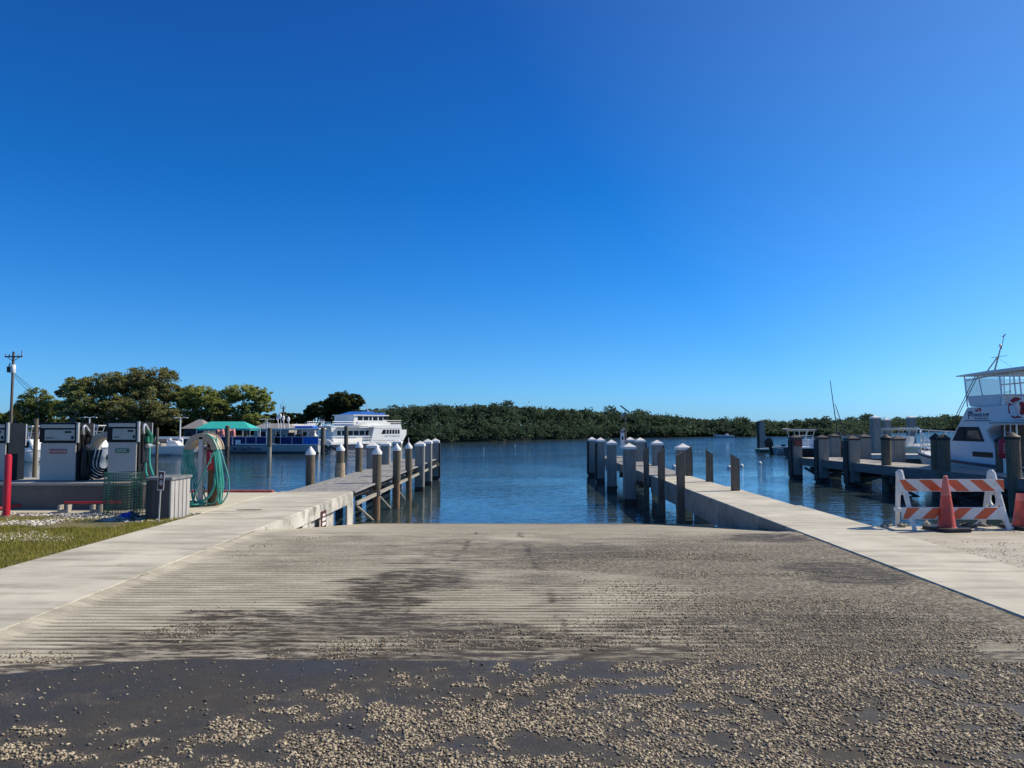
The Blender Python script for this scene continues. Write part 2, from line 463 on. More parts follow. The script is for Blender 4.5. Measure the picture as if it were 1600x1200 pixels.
g = MB(); g.b2((KL-.012, 11.9, -.285), (KL+.012, 18.61, -.014)); g.b2((KL-.02, 17.9, -1.2), (KL-.22+.25, 18.55, -.285))
g.b2((KL-.25, 14.35, -1.2), (KL-.01, 14.95, -.285)); g.b2((KL-.30, 15.05, -1.4), (KL-.10, 17.1, -.30)); g.b2((KL-1.0, 11.9, -1.6), (KL-.9, 17.85, -.29)); g.b2((-5.95,18.3,-1.6),(-5.0,18.58,-.285))
tag(g.build('walkway_beam', STAIN, bevel=.01), 'stained pale concrete edge beam with support blocks below the left walkway', 'beam')
g = MB(); g.b2((KR, -40, -.5), (5.82, 15.4, 0)); g.b2((KR, 15.412, -.14), (5.72, 20.2, 0)); g.b2((KR, 20.212, -.14), (5.62, 24.6, 0))
structure(g.build('walkway', CONC, bevel=.012))
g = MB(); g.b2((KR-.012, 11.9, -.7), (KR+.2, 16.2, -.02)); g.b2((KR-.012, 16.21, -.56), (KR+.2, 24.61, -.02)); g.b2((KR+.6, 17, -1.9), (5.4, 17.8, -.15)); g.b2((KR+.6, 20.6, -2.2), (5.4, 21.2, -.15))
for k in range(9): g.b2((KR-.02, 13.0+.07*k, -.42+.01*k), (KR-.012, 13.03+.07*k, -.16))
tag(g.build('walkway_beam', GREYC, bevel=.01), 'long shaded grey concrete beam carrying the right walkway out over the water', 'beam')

# ---- left verge, quay, right gravel lot
def verge_mat():
    m, nt, b = new_mat('grass_soil')
    a = noise(nt, 2.0, 5, .65); f = noise(nt, 40, 4, .7)
    c = mix_c(nt, ramp(nt, a, .35, .65), (.13, .14, .045), (.26, .22, .10))
    c = mix_c(nt, ramp(nt, f, .4, .7), c, (.10, .085, .055))
    nt.links.new(c, b.inputs['Base Color']); b.inputs['Roughness'].default_value = .95
    bump(nt, f, .8, .02, b.inputs['Normal'])
    return m
g = MB(); g.b2((-90, -40, -1.6), (-6.01, 13.95, -.02)); structure(g.build('verge', verge_mat()))
QUAY = conc_mat('quay_concrete', (.52, .485, .37), (.66, .615, .475), (.38, .35, .27), .5)
g = MB(); g.b2((-90, 13.96, -2.0), (-6.01, 18.35, 0.004)); structure(g.build('quay', QUAY, bevel=.01))
g = MB(); g.b2((-30, 18.2, .004), (-6.1, 18.358, .055)); tag(g.build('quay_edge', M('faded_red_paint', (.42, .09, .08), .7, .3, 5, dirt=(.4, .35, .3)), bevel=.008), 'faded red painted kerb along the left quay edge by the water', 'kerb')
LOT = conc_mat('gravel_lot_ground', (.40, .365, .29), (.53, .49, .40), (.23, .205, .16), .6)
g = MB(); g.add([(5.83,-40,-.02),(90,-40,-.02),(90,12.4,-.02),(5.83,12.4,-.02),(5.83,15.0,-1.5),(90,15.0,-1.5),(5.83,-40,-1.6),(90,-40,-1.6)], [(0,1,2,3),(3,2,5,4),(0,3,4,6),(1,7,5,2),(0,6,7,1)])
structure(g.build('gravel_lot', LOT))

# ---- loose stones
def stones(name, P, size, mat, flat=.6):
    n = len(P)
    base = np.array([(1,0,0),(0,1,0),(-1,0,0),(0,-1,0),(0,0,1),(0,0,-1)], float)
    tri = np.array([(0,1,4),(1,2,4),(2,3,4),(3,0,4),(1,0,5),(2,1,5),(3,2,5),(0,3,5)])
    v = base[None] * (1 + .8*(rng.random((n,6,1))-.5)) + .45*(rng.random((n,6,3))-.5)
    v[:,:,0] *= 1 + .8*rng.random((n,1)); v[:,:,2] *= flat*(.6+.8*rng.random((n,1)))
    tilt = (rng.random((n,1))-.5)*.9
    v[:,:,2] += v[:,:,0]*tilt
    a = rng.random((n,1))*6.283; c, s = np.cos(a), np.sin(a)
    x = v[:,:,0]*c - v[:,:,1]*s; y = v[:,:,0]*s + v[:,:,1]*c
    v = np.stack([x, y, v[:,:,2]], -1) * size[:,None,None]
    v += P[:,None,:]
    f = tri[None] + (np.arange(n)*6)[:,None,None]
    return np_mesh(name, v.reshape(-1,3), f.reshape(-1,3), mat)
def stone_mat(name, a, b_, c_):
    m, nt, b = new_mat(name)
    g_ = nt.nodes.new('ShaderNodeNewGeometry')
    c = mix_c(nt, g_.outputs['Random Per Island'], a, b_)
    wn_ = nt.nodes.new('ShaderNodeTexWhiteNoise'); wn_.noise_dimensions = '1D'
    nt.links.new(g_.outputs['Random Per Island'], wn_.inputs['W'])
    c = mix_c(nt, ramp(nt, wn_.outputs['Value'], .72, .8), c, c_)
    nt.links.new(c, b.inputs['Base Color']); b.inputs['Roughness'].default_value = .85
    return m
GRAV = stone_mat('tan_gravel', (.25, .205, .14), (.58, .49, .34), (.11, .095, .075))
n = 420000
px = rng.random(n)*11 - 5.5; py = 2.6 + (rng.random(n)**1.0)*(SEAM-2.6-.02)
prob, _v = gravel_prob(px, py)
prob = np.maximum(prob - .045, .012) * (.35 + .65*sstep(0, .15, seam_y(px)-py)) * .85 * (py < seam_y(px)+.02)
ok = rng.random(n) < prob
px, py = px[ok], py[ok]; sz = .0025 + .0095*rng.random(len(px))**2.2
stuff(stones('gravel', np.stack([px, py, -.024 + sz*.3], -1), sz, GRAV), 'tan loose gravel scattered over the dark asphalt', 'gravel')
n = 240000
px = KL + .4 + rng.random(n)*(KR-KL-.5); py = SEAM - .1 + rng.random(n)**1.5*6.0
m1 = (1 - .8*np.exp(-((px-.5)/.75)**2 - ((py-6.9)/1.3)**2)) * sstep(.46, .62, fbm(px*1.1, py*1.3, 5)*.8 + .3*sstep(-1, 3.5, px)*sstep(9.5, 6, py) + .38*np.exp(-((px-1.9)/1.5)**2 - ((py-9.6)/.35)**2) + .3*np.exp(-((px+.6)/1.7)**2 - ((py-5.75)/.4)**2) - .06)
ok = rng.random(n) < m1*(.35+.4*sstep(-.5, 2.0, px))
px, py = px[ok], py[ok]; sz = .003 + .007*rng.random(len(px))**2.4
stuff(stones('ramp_gravel', np.stack([px, py, -.03 + sz*.2], -1), sz, GRAV), 'fine tan gravel washed over the grooved ramp', 'gravel')
SHELL = stone_mat('white_shell_gravel', (.45, .42, .36), (.75, .72, .65), (.22, .19, .14))
n = 30000
px = -13.5 + rng.random(n)*7.4; py = 10.6 + rng.random(n)*3.35
pr = .75*sstep(.50, .62, fbm(px*.8, py*1.5+4, 4) + .16*sstep(11.6, 13.0, py) - .14*sstep(-7.5, -6.2, px))
ok = rng.random(n) < pr
px, py = px[ok], py[ok]; sz = .012 + .02*rng.random(len(px))**2
stuff(stones('shell_gravel', np.stack([px, py, -.02+sz*.2], -1), sz, SHELL), 'white broken shell gravel below the fuel platform', 'gravel')
n = 26000
px = 5.85 + rng.random(n)*10; py = 5.5 + rng.random(n)*7
ok = rng.random(n) < sstep(.4, .62, fbm(px*1.1, py*1.4, 4))*.6
px, py = px[ok], py[ok]; sz = .004 + .009*rng.random(len(px))**2
stuff(stones('lot_gravel', np.stack([px, py, -.02+sz*.2], -1), sz, stone_mat('pale_gravel', (.30, .26, .2), (.55, .5, .42), (.15, .13, .1))), 'pale fine gravel on the lot beside the right walkway', 'gravel')
n = 1500
px = 5.9 + rng.random(n)*22; py = 12.3 + rng.random(n)**1.2*2.6
sz = .04 + .07*rng.random(n)**1.5
pz = -.02 - np.clip(py-12.4, 0, None)*.57 + .02
stuff(stones('riprap', np.stack([px, py, pz], -1), sz, stone_mat('riprap_rock', (.10, .085, .065), (.36, .32, .25), (.05, .04, .035)), .75), 'broken dark and pale rocks along the water edge behind the barricade', 'rocks')
# grass blades
n = 130000
px = -14 + rng.random(n)*7.93; py = 6.2 + rng.random(n)*7.0
pr = sstep(.36, .50, fbm(px*1.3+2, py*1.6, 4) + .26*sstep(12.6, 11.0, py) - .06)
ok = rng.random(n) < pr
px, py = px[ok], py[ok]; n = len(px)
hh = .02 + .045*rng.random(n); a = rng.random(n)*6.283; l = rng.random(n)*.05
v = np.zeros((n,3,3)); wv = .006
v[:,0] = np.stack([px+wv*np.cos(a), py+wv*np.sin(a), np.full(n,-.02)], -1); v[:,1] = np.stack([px-wv*np.cos(a), py-wv*np.sin(a), np.full(n,-.02)], -1)
b2 = rng.random(n)*6.283
v[:,2] = np.stack([px+l*np.cos(b2), py+l*np.sin(b2), -.02+hh], -1)
stuff(np_mesh('grass', v.reshape(-1,3), np.arange(n*3).reshape(-1,3), foliage_mat('grass_blades', (.17, .22, .03), (.62, .52, .15), .5)), 'short green and straw coloured grass beside the left walkway', 'grass')

# ================================================================== PILES AND DOCKS
PILE = M('weathered_pile', (.15, .125, .085), .85, .35, 9, stretch=(5, 5, .35), bmp=.012, dirt=(.09, .09, .075), dirt_amt=.6)
RUST = M('stained_pile_foot', (.24, .15, .085), .85, .4, 8, stretch=(4, 4, .4), bmp=.012, dirt=(.10, .07, .045))
CAPW = M('white_cap', (.82, .82, .80), .5, .04, 4, dirt=(.5, .48, .42), dirt_amt=.3)
SLEEVE = M('pale_sleeve', (.26, .26, .235), .6, .16, 5, stretch=(3, 3, .4), dirt=(.14, .13, .11), dirt_amt=.6)
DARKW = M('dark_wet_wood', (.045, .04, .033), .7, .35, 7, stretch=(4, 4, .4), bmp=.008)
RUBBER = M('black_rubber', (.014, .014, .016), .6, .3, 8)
DECK = M('grey_deck_board', (.33, .32, .30), .8, .25, 5, stretch=(1.5, .4, 1), dirt=(.14, .13, .11), dirt_amt=.5, bmp=.004)
DECKL = M('sunbleached_board', (.42, .40, .36), .8, .2, 5, stretch=(.4, 1.5, 1), dirt=(.22, .2, .17), dirt_amt=.4)
STRING = M('stringer_wood', (.34, .32, .27), .8, .25, 6, stretch=(3, .3, 3), dirt=(.15, .13, .1))
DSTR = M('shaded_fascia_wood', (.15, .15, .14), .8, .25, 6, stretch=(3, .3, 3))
TIMB = M('grey_brown_timber', (.15, .125, .095), .85, .3, 8, stretch=(5, 5, .4), bmp=.008, dirt=(.07, .06, .05))

def round_pile(label, x, y, top, group, r=.126, deckz=0.0, knob=False, cap='white', foot=True, cat='piling'):
    t = thing('timber_pile', label, cat, (x, y, WATER), 0, group)
    top += random.uniform(-.03, .03); h = top - WATER; dz = deckz - WATER
    t.rotation_euler = (R(random.uniform(-.8, .8)), R(random.uniform(-.8, .8)), random.uniform(0, 3))
    if foot:
        MB().lathe([(r*.8, -1.6), (r*.84, .2), (r*.86, dz-.16)], n=14).build('shaft', RUST, t, True)
        MB().lathe([(r, dz-.16), (r*1.02, dz+.5), (r, h-.2)], n=18).build('sleeve', PILE, t, True)
    else:
        MB().lathe([(r, -1.6), (r, .2), (r*1.02, h-.2)], n=18).build('shaft', PILE, t, True)
    if cap == 'white':
        c = MB().lathe([(r*1.10, h-.24), (r*1.13, h-.175), (.012, h)], n=18)
        if knob: c.cyl((0, 0, h-.03), (0, 0, h+.16), .015)
        c.build('cap', CAPW, t, True)
    elif cap == 'dark':
        MB().lathe([(r*1.12, h-.24), (r*1.14, h-.15), (.012, h)], n=12).build('cap', RUBBER, t, True)
    return t
def square_post(label, x, y, top, group, w=.38, cap='white', fender=0, cat='piling', rz=0.0, tall=False):
    t = thing('square_post', label, cat, (x, y, WATER), rz + R(random.uniform(-3, 3)), group)
    top += random.uniform(-.03, .03); t.rotation_euler[0] = R(random.uniform(-.5, .5)); t.rotation_euler[1] = R(random.uniform(-.5, .5))
    h = top - WATER
    MB().b2((-w/2, -w/2, -1.6), (w/2, w/2, h-.16)).build('sleeve', SLEEVE, t, True, bevel=.035)
    MB().b2((-w/2-.006, -w/2-.006, -1.6), (w/2+.006, w/2+.006, .22)).build('shaft', DARKW, t, bevel=.03)
    q = w/2 + .02
    c = MB().b2((-q, -q, h-.22), (q, q, h-.135))
    c.add([(-q,-q,h-.135),(q,-q,h-.135),(q,q,h-.135),(-q,q,h-.135),(0,0,h)], [(0,1,4),(1,2,4),(2,3,4),(3,0,4)])
    c.build('cap', CAPW if cap == 'white' else M('dark_cap', (.035, .035, .037), .6, .2, 5), t)
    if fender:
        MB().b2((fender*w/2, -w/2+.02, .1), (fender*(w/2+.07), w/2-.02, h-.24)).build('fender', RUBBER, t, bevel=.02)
    return t
GL = 'white capped round piles along the left dock'
for lab, x, d, kn in (
        ('nearest white capped round pile on the ramp side of the left dock', 589, 21.3, False),
        ('white capped round pile on the ramp side of the left dock, second from the walkway', 620.5, 24.2, False),
        ('white capped round pile with a thin spike on its cap beside the left dock', 639.5, 27.2, True)):
    p = at(x, 700, d); round_pile(lab, p.x, d, 1.07, GL, knob=kn)
for lab, x, d in (
        ('nearest round pile on the far side of the left dock, standing alone before the water', 486, 20.9),
        ("round pile with peeling wrap, second from the quay on the left dock's far side", 531, 23.8),
        ('round pile on the far side of the left dock, third from the quay', 561, 26.4)):
    p = at(x, 700, d); o = round_pile(lab, p.x, d, 1.07, GL, foot=False)
    if x == 531:
        MB().lathe([(.15, .98), (.165, 1.15), (.15, 1.5)], n=12).build('peeling_wrap', M('peeled_fibre', (.42, .32, .2), .8, .3, 12), o, True)
GS = 'pale square posts with pyramid caps at the left dock head'
for lab, x, d in (
        ('pale square post on the ramp side of the left dock, just past the round piles', 656, 30.4),
        ('pale square post on the ramp side of the left dock, between two other square posts', 668.5, 33.4),
        ('outermost pale square post at the water end of the left dock', 680.5, 36.8)):
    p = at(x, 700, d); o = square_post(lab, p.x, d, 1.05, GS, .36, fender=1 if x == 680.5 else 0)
for lab, x, d in (
        ("pale square post on the left dock's far side, before the white ferry hull", 586, 28.4),
        ("broad pale square post on the left dock's far side, left of the spiked pile", 606, 31.5),
        ('last pale square post on the far side of the left dock', 624, 34.9)):
    p = at(x, 700, d); square_post(lab, p.x-.1, d, 1.02, GS, .38)

def deck_mb(x0, x1, y0, y1, z, pitch=.15, skew=0.0):
    m = MB(); y = y0
    while y < y1 - .01:
        s = skew*(y-y0)
        m.b2((x0+s, y, z-.04), (x1+s, min(y+pitch-.009, y1), z + random.uniform(-.003, .003))); y += pitch
    return m
t = thing('timber_dock', 'grey plank dock running from the left walkway out into the channel', 'dock', (-5.0, 18.62, 0))
deck_mb(-.84, .86, 0, 18.2, .0).build('deck', DECK, t)
m = MB()
for x in (-.70, 0, .68): m.b2((x-.03, 0.02, -.20), (x+.03, 18.1, -.045))
m.build('joist', DARKW, t)
MB().b2((.84, .05, -.36), (.90, 18.1, -.27)).build('stringer', STRING, t)
for k, yy in enumerate((2.65, 5.6, 8.6, 11.8, 14.8, 17.9)):
    MB().b2((-1.0, yy-.05, -.34), (1.0, yy+.05, -.205)).build('crossbeam', STRING, t)
for a_, b_ in ((2.6, 5.5), (5.5, 8.5), (8.5, 11.7)):
    m = MB(); m.cyl((.80, a_-2.2, -.40), (.80, a_+.2, -1.12), .035, n=6); m.build('brace', STRING, t)
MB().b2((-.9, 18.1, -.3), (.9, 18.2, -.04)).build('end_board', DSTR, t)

t = thing('timber_dock', 'grey plank dock at the outer end of the right concrete walkway', 'dock', (4.95, 24.62, 0))
deck_mb(-.62, .72, 0, 15.6, .0).build('deck', DECK, t)
m = MB()
for x in (-.56, .0, .66): m.b2((x-.03, .02, -.28), (x+.03, 15.5, -.045))
m.build('joist', DARKW, t)
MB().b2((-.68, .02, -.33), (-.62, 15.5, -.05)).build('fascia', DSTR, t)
for yy in (1.2, 6.2, 11, 15): MB().b2((-.8, yy-.06, -.5), (.9, yy+.06, -.29)).build('crossbeam', DARKW, t)
for yy in (2.2, 7.3):
    MB().cyl((-.7, yy, -1.2), (-.7, yy+3.2, -.45), .06, n=6).build('brace', DARKW, t)
GR = 'pale square posts with white pyramid caps along the right dock'
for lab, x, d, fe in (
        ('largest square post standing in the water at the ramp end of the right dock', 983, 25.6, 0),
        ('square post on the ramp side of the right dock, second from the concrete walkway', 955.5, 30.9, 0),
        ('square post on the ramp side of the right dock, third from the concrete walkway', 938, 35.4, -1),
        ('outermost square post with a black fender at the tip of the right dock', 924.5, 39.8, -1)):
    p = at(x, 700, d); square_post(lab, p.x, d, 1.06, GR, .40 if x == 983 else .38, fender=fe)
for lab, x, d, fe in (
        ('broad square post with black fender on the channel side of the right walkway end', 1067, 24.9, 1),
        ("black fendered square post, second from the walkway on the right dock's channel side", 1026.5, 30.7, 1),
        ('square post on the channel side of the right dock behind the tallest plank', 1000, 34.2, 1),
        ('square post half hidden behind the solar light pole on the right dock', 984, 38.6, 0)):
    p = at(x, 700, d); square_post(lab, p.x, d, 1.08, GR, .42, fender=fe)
GP = 'slant topped plank posts beside the right walkway'
for lab, x, d, top, tw, z0 in (
        ('nearest slant topped plank post on the ramp side of the right walkway', 1063, 19.7, .97, .2, -1.7),
        ('slant topped plank post on the ramp side of the right walkway, middle one of three', 1033, 22.4, .97, .2, -1.7),
        ('farthest slant topped plank post on the ramp side, in front of the right dock', 1009.5, 25.0, .96, .17, -1.9),
        ('slant topped plank post in front of the broad fendered square post', 1076, 24.4, .96, .17, -1.7),
        ('slant topped plank post on the channel side of the walkway, left of the buoys', 1108, 21.9, .93, .19, -1.4),
        ('nearest slant topped plank post on the channel side of the walkway, between two buoys', 1148, 18.9, .92, .2, -1.2)):
    p = at(x, 700, d)
    q = -1 if x < 1040 or x == 1076 else 1
    if x == 1063: q = -1
    g = MB().prism([(-tw/2, z0), (tw/2, z0), (tw/2, top-(.13 if q > 0 else 0)), (-tw/2, top-(0 if q > 0 else .13))], 1, -.07, .07)
    o = g.build('plank_post', TIMB, bevel=.008); o.location = (p.x, d, 0); tag(o, lab, 'post', GP)

# solar light on right dock
p = at(977, 690, 36.5)
t = thing('solar_light_pole', 'slim pole with tilted solar panel and white life ring box on the right dock', 'light pole', (p.x, 36.5, 0))
MB().cyl((.06, 0, 0), (.0, 0, 2.35), .035, n=8).build('pole', TIMB, t)
m = MB(); m.box((0, 0, 2.46), (.56, .40, .03), (0, R(38), 0)); m.build('solar_panel', M('solar_cells', (.012, .014, .03), .2, .2, 10), t)
m = MB(); m.box((-.12, -.02, 2.16), (.16, .14, .10)); m.cyl((-.12, -.02, 2.1), (-.12, -.02, 2.02), .05, .03); m.build('lamp', M('grey_lamp_case', (.35, .35, .34), .5), t)
m = MB(); m.b2((-.25, -.14, .55), (-.06, -.06, 1.45)); m.build('sign_board', CAPW, t, bevel=.02)
m = MB(); m.tube([(-.155+.09*math.cos(a), -.16, 1.42+.10*math.sin(a)) for a in np.linspace(0, 6.283, 20)], .03); m.build('life_ring', M('dark_ring', (.06, .06, .08), .5), t, True)
m = MB(); m.b2((-.19, -.15, .95), (-.11, -.142, 1.12)); m.build('notice', RUBBER, t)

# ---- channel dock (far right)
L0, L1 = Vector((15.95, 18.0, 0)), Vector((14.35, 38.6, 0))
t = thing('timber_dock', 'sunlit plank dock with dark fascia beside the moored dive boat at right', 'dock', (L0.x, L0.y, 0), math.atan2(L1.y-L0.y, L1.x-L0.x) - R(90))
LN = (L1-L0).length
m = MB(); y = 0
while y < LN:
    m.b2((0, y, -.04), (2.35, min(y+.141, LN), random.uniform(-.004, .004))); y += .15
m.build('deck', DECKL, t)
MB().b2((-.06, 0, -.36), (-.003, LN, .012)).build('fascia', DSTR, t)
m = MB()
for x in (.1, 1.1, 2.2): m.b2((x-.04, .05, -.34), (x+.04, LN-.05, -.05))
m.build('joist', DARKW, t)
for yy in np.arange(1.5, LN, 3.4): MB().b2((-.25, yy-.08, -.62), (2.55, yy+.08, -.36)).build('crossbeam', DARKW, t)
for yy in np.arange(3.2, LN-3, 3.4):
    MB().cyl((.1, yy, -1.2), (.1, yy+3.0, -.5), .06, n=6).build('brace', DARKW, t)
    MB().cyl((.3, yy, -.5), (.3, yy+3.0, -1.2), .06, n=6).build('brace', DARKW, t)
for yy in (LN-.6,):
    for xx in (2.5, 2.9):                                           # boarding ladder hoops
        m = MB(); m.tube(spline([(xx, yy, -.3), (xx, yy, .75), (xx+.12, yy, .9), (xx+.24, yy, .75), (xx+.24, yy, -.3)], 5), .03)
        m.build('ladder_rail', WHITE(), t, True)
GD = 'dark capped square piles along the right channel dock'
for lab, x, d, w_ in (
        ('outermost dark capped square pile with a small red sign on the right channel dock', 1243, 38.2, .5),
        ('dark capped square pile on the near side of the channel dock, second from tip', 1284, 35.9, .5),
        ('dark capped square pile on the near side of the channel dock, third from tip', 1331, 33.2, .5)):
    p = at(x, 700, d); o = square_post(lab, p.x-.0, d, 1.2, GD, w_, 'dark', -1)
    if x == 1243:
        sg = MB().b2((-.22, -w_/2-.03, 1.65), (.22, -w_/2-.004, 1.98)).build('sign', M('maroon_sign', (.10, .02, .02), .5), o)
        mm = MB()
        for i, wd in enumerate((.32, .26, .3)): mm.b2((-wd/2, -w_/2-.036, 1.88-.09*i), (wd/2, -w_/2-.031, 1.925-.09*i))
        mm.build('lettering', M('pale_red_letter', (.35, .10, .08), .6), sg)
for lab, x, d in (
        ('farthest dark capped square pile on the boat side of the channel dock', 1303, 39.4),
        ('middle dark capped square pile on the boat side of the channel dock', 1349.5, 37.0),
        ('dark capped square pile on the boat side of the channel dock, beside a round pile', 1402, 34.0)):
    p = at(x, 700, d); square_post(lab, p.x, d, 1.22, GD, .52, 'dark')
GQ = 'tall round piles along the right channel dock'
p = at(1384, 700, 31); round_pile('round pile with a dark peaked cap on the near side of the right channel dock', p.x, 31, 1.32, GQ, .19, cap='dark', foot=False)
p = at(1462, 700, 27.6); round_pile('round dark pile left of its taller twin, in front of the dive boat bow', p.x, 27.6, 1.36, GQ, .17, cap='dark', foot=False)
p = at(1474, 700, 26.9); round_pile('thick round pile with peaked cap in front of the dive boat bow', p.x, 26.9, 1.34, GQ, .2, cap='dark', foot=False)
p = at(1584, 700, 23.4); round_pile('biggest round pile behind the broken cone, in front of the dive boat cabin', p.x, 23.4, 1.44, GQ, .2, cap='dark', foot=False)
p = at(1564.5, 700, 26.2); bp = round_pile('round pile carrying the red covered extinguisher beside the dive boat', p.x, 26.2, 1.32, GQ, .18, cap='dark', foot=False)
q = at(1567.5, 700, 25.85)
t = thing('extinguisher', 'red covered extinguisher on a white post strapped to the dock pile', 'extinguisher', (q.x, 25.85, 0))
MB().cyl((0.05, 0, -.02), (.05, 0, .6), .06, n=10).build('white_post', CAPW, t, True)
REDM = M('red_cover', (.42, .012, .035), .45, .12, 5)
MB().lathe([(.13, .52), (.15, .56), (.15, 1.1), (.1, 1.17), (.01, 1.19)], n=14).build('cover', REDM, t, True)
mm = MB()
for i in range(4): mm.b2((-.09, -.158, .72+.09*i), (.03, -.145, .76+.09*i))
mm.build('lettering', M('cream_letter', (.5, .3, .3), .6), t)
# tall mooring piles in the right basin
GT = 'tall mooring piles standing in the right basin'
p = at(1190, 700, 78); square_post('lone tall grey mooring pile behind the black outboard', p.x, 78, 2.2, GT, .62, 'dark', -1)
p = at(1368.5, 700, 52); square_post('tallest white capped square pile with a small notice, on the floating dock', p.x, 52, 2.35, GT, .55)
p = at(1387, 700, 60); square_post('white capped square pile just right of the tallest one', p.x, 60, 2.3, GT, .5)
p = at(1425, 700, 62); square_post('white capped square pile behind the cream console boat roof', p.x, 62, 2.5, GT, .55)
a, b = at(1352, 705, 48), at(1470, 705, 48)
t = thing('floating_dock', 'low grey floating dock behind the right channel dock', 'dock', (a.x, 48, WATER))
MB().b2((0, 0, .55), (b.x-a.x, 2.2, .82)).build('deck', M('pale_dock_deck', (.5, .49, .46), .8, .15, 4), t)
MB().b2((.1, .1, -.2), (b.x-a.x-.1, 2.1, .55)).build('pontoon', DARKW, t)

# buoys
GB = 'round white buoys floating beside the right walkway'
for lab, x, y in (('white buoy floating left of the tall slant topped plank posts', 1053, 729.5), ('white buoy half hidden left of the nearest slant plank post', 1139, 730.5), ('white buoy just right of the nearest slant plank post', 1158.5, 728), ('white buoy floating alone out below the black outboard', 1187, 723.5)):
    p = gnd(x, y+2.0, WATER)
    t = thing('buoy', lab, 'buoy', (p.x, p.y, WATER), 0, GB)
    me = MB().lathe([(.01, -.10), (.10, -.04), (.135, .06), (.12, .15), (.06, .21), (.01, .22)], n=16).build('float', CAPW, t, True)
    MB().tube([(.03*math.cos(a), 0, .22+.03*math.sin(a)) for a in np.linspace(0, 3.15, 8)], .008).build('eye_ring', RUBBER, t)

# ================================================================== BARRICADE AND CONES
PLW = M('white_plastic', (.70, .69, .66), .5, .06, 4, dirt=(.35, .33, .29), dirt_amt=.5, dirt_scale=9)
ORG = M('orange_sheeting', (.62, .11, .035), .45, .1, 6)
def barricade():
    y0 = 12.25
    a, b = at(1406, 820, y0), at(1549, 820, y0)
    W = b.x - a.x
    t = thing('barricade', 'white A-frame traffic barricade with orange striped boards at the water edge', 'barricade', (a.x, y0, -.02))
    for s, x in ((0, 0.0), (1, W)):
        m = MB()
        for (yb, xb) in (((-.28, .09), (.28, .10)) if s == 0 else ((-.28, .10), (.28, .04))):
            m.tube([(x + xb, yb, 0), (x + (.02 if s == 0 else .03), 0.03*(1 if yb > 0 else -1), .90)], [.034, .045], 8)
        m.lathe([(.05, .86), (.05, .92), (.03, .945)], (x+.025, 0, 0), 10)
        m.box((x+.03, 0, .64), (.06, .16, .20)); m.box((x+.045, 0, .28), (.06, .42, .06))
        if s: 
            m.tube([(x+.05, .11*math.cos(q), .46+.12*math.sin(q)) for q in np.linspace(0, 6.283, 18)], .03, 6)
            m.tube([(x-.10, .28, 0), (x+.0, .1, .22), (x+.08, -.1, .2), (x+.16, -.28, .02)], .025, 6)
        m.build('leg_frame', PLW, t, True)
    def board(z0, z1, yy, x0, x1, lean, slope):
        bo = MB().b2((x0, yy-.012, z0), (x1, yy+.012, z1)).build('board', PLW, t, bevel=.004)
        m = MB(); h = z1-z0-.02; k = .205; x = x0 - .2 + slope
        while x < x1:
            poly = [(x, z1-.01), (x+k, z1-.01), (x+k+lean*h, z0+.01), (x+lean*h, z0+.01)]
            c = [(min(max(u, x0+.005), x1-.005), w_) for u, w_ in poly]
            if c[1][0]-c[0][0] > .03 or c[2][0]-c[3][0] > .03: m.prism(c, 1, yy-.016, yy-.0125)
            x += .415
        m.build('stripes', ORG, bo)
    board(.60, .80, -.13, -.06, W+.14, 1.15, .09)
    board(.165, .36, -.25, -.09, W+.06, -1.1, .28)
barricade()
CONE = M('orange_cone_rubber', (.62, .075, .045), .5, .08, 3, dirt=(.12, .05, .035), dirt_amt=.7, dirt_scale=5)
CONE2 = M('faded_cone_collar', (.66, .16, .12), .45, .06, 3)
def cone(lab, x, y0, h, r0, r1, broken):
    p = at(x, 820, y0)
    t = thing('traffic_cone', lab, 'traffic cone', (p.x, y0, -.02), R(8), 'orange traffic cones at the water edge')
    o = []
    for k in range(4):
        a = math.pi/2*k; 
        for j in (-.12, .12): o.append((.29*math.cos(a)*1.0 - j*math.sin(a)*1.6, .29*math.sin(a)*1.0 + j*math.cos(a)*1.6))
    m = MB(); m.prism(o, 2, 0, .055); m.build('base', RUBBER, t, bevel=.012)
    n = 22; zs = .055
    if not broken:
        MB().lathe([(r0+.02, zs), (r0, zs+.03), (r0+(r1-r0)*.58, .055+h*.58)], n=n).build('body', CONE, t, True)
        MB().lathe([(r0+(r1-r0)*.575+.003, .055+h*.575), (r1+.004, h), (r1*.55, h+.01), (.01, h+.012)], n=n).build('collar', CONE2, t, True)
    else:
        MB().lathe([(r0+.02, zs), (r0, zs+.03), (r1+(r0-r1)*.22, h*.82)], n=n).build('body', CONE, t, True)
        MB().lathe([(r1+(r0-r1)*.24, h*.81), (r1, h), (r1-.012, h), (r1-.01, h-.1)], n=n).build('collar', CONE2, t, True)
cone('tall orange cone in front of the striped barricade', 1479.5, 11.95, .86, .130, .028, False)
cone('short orange cone with its top cut off at the right edge of the photo', 1601, 12.15, .56, .165, .10, True)

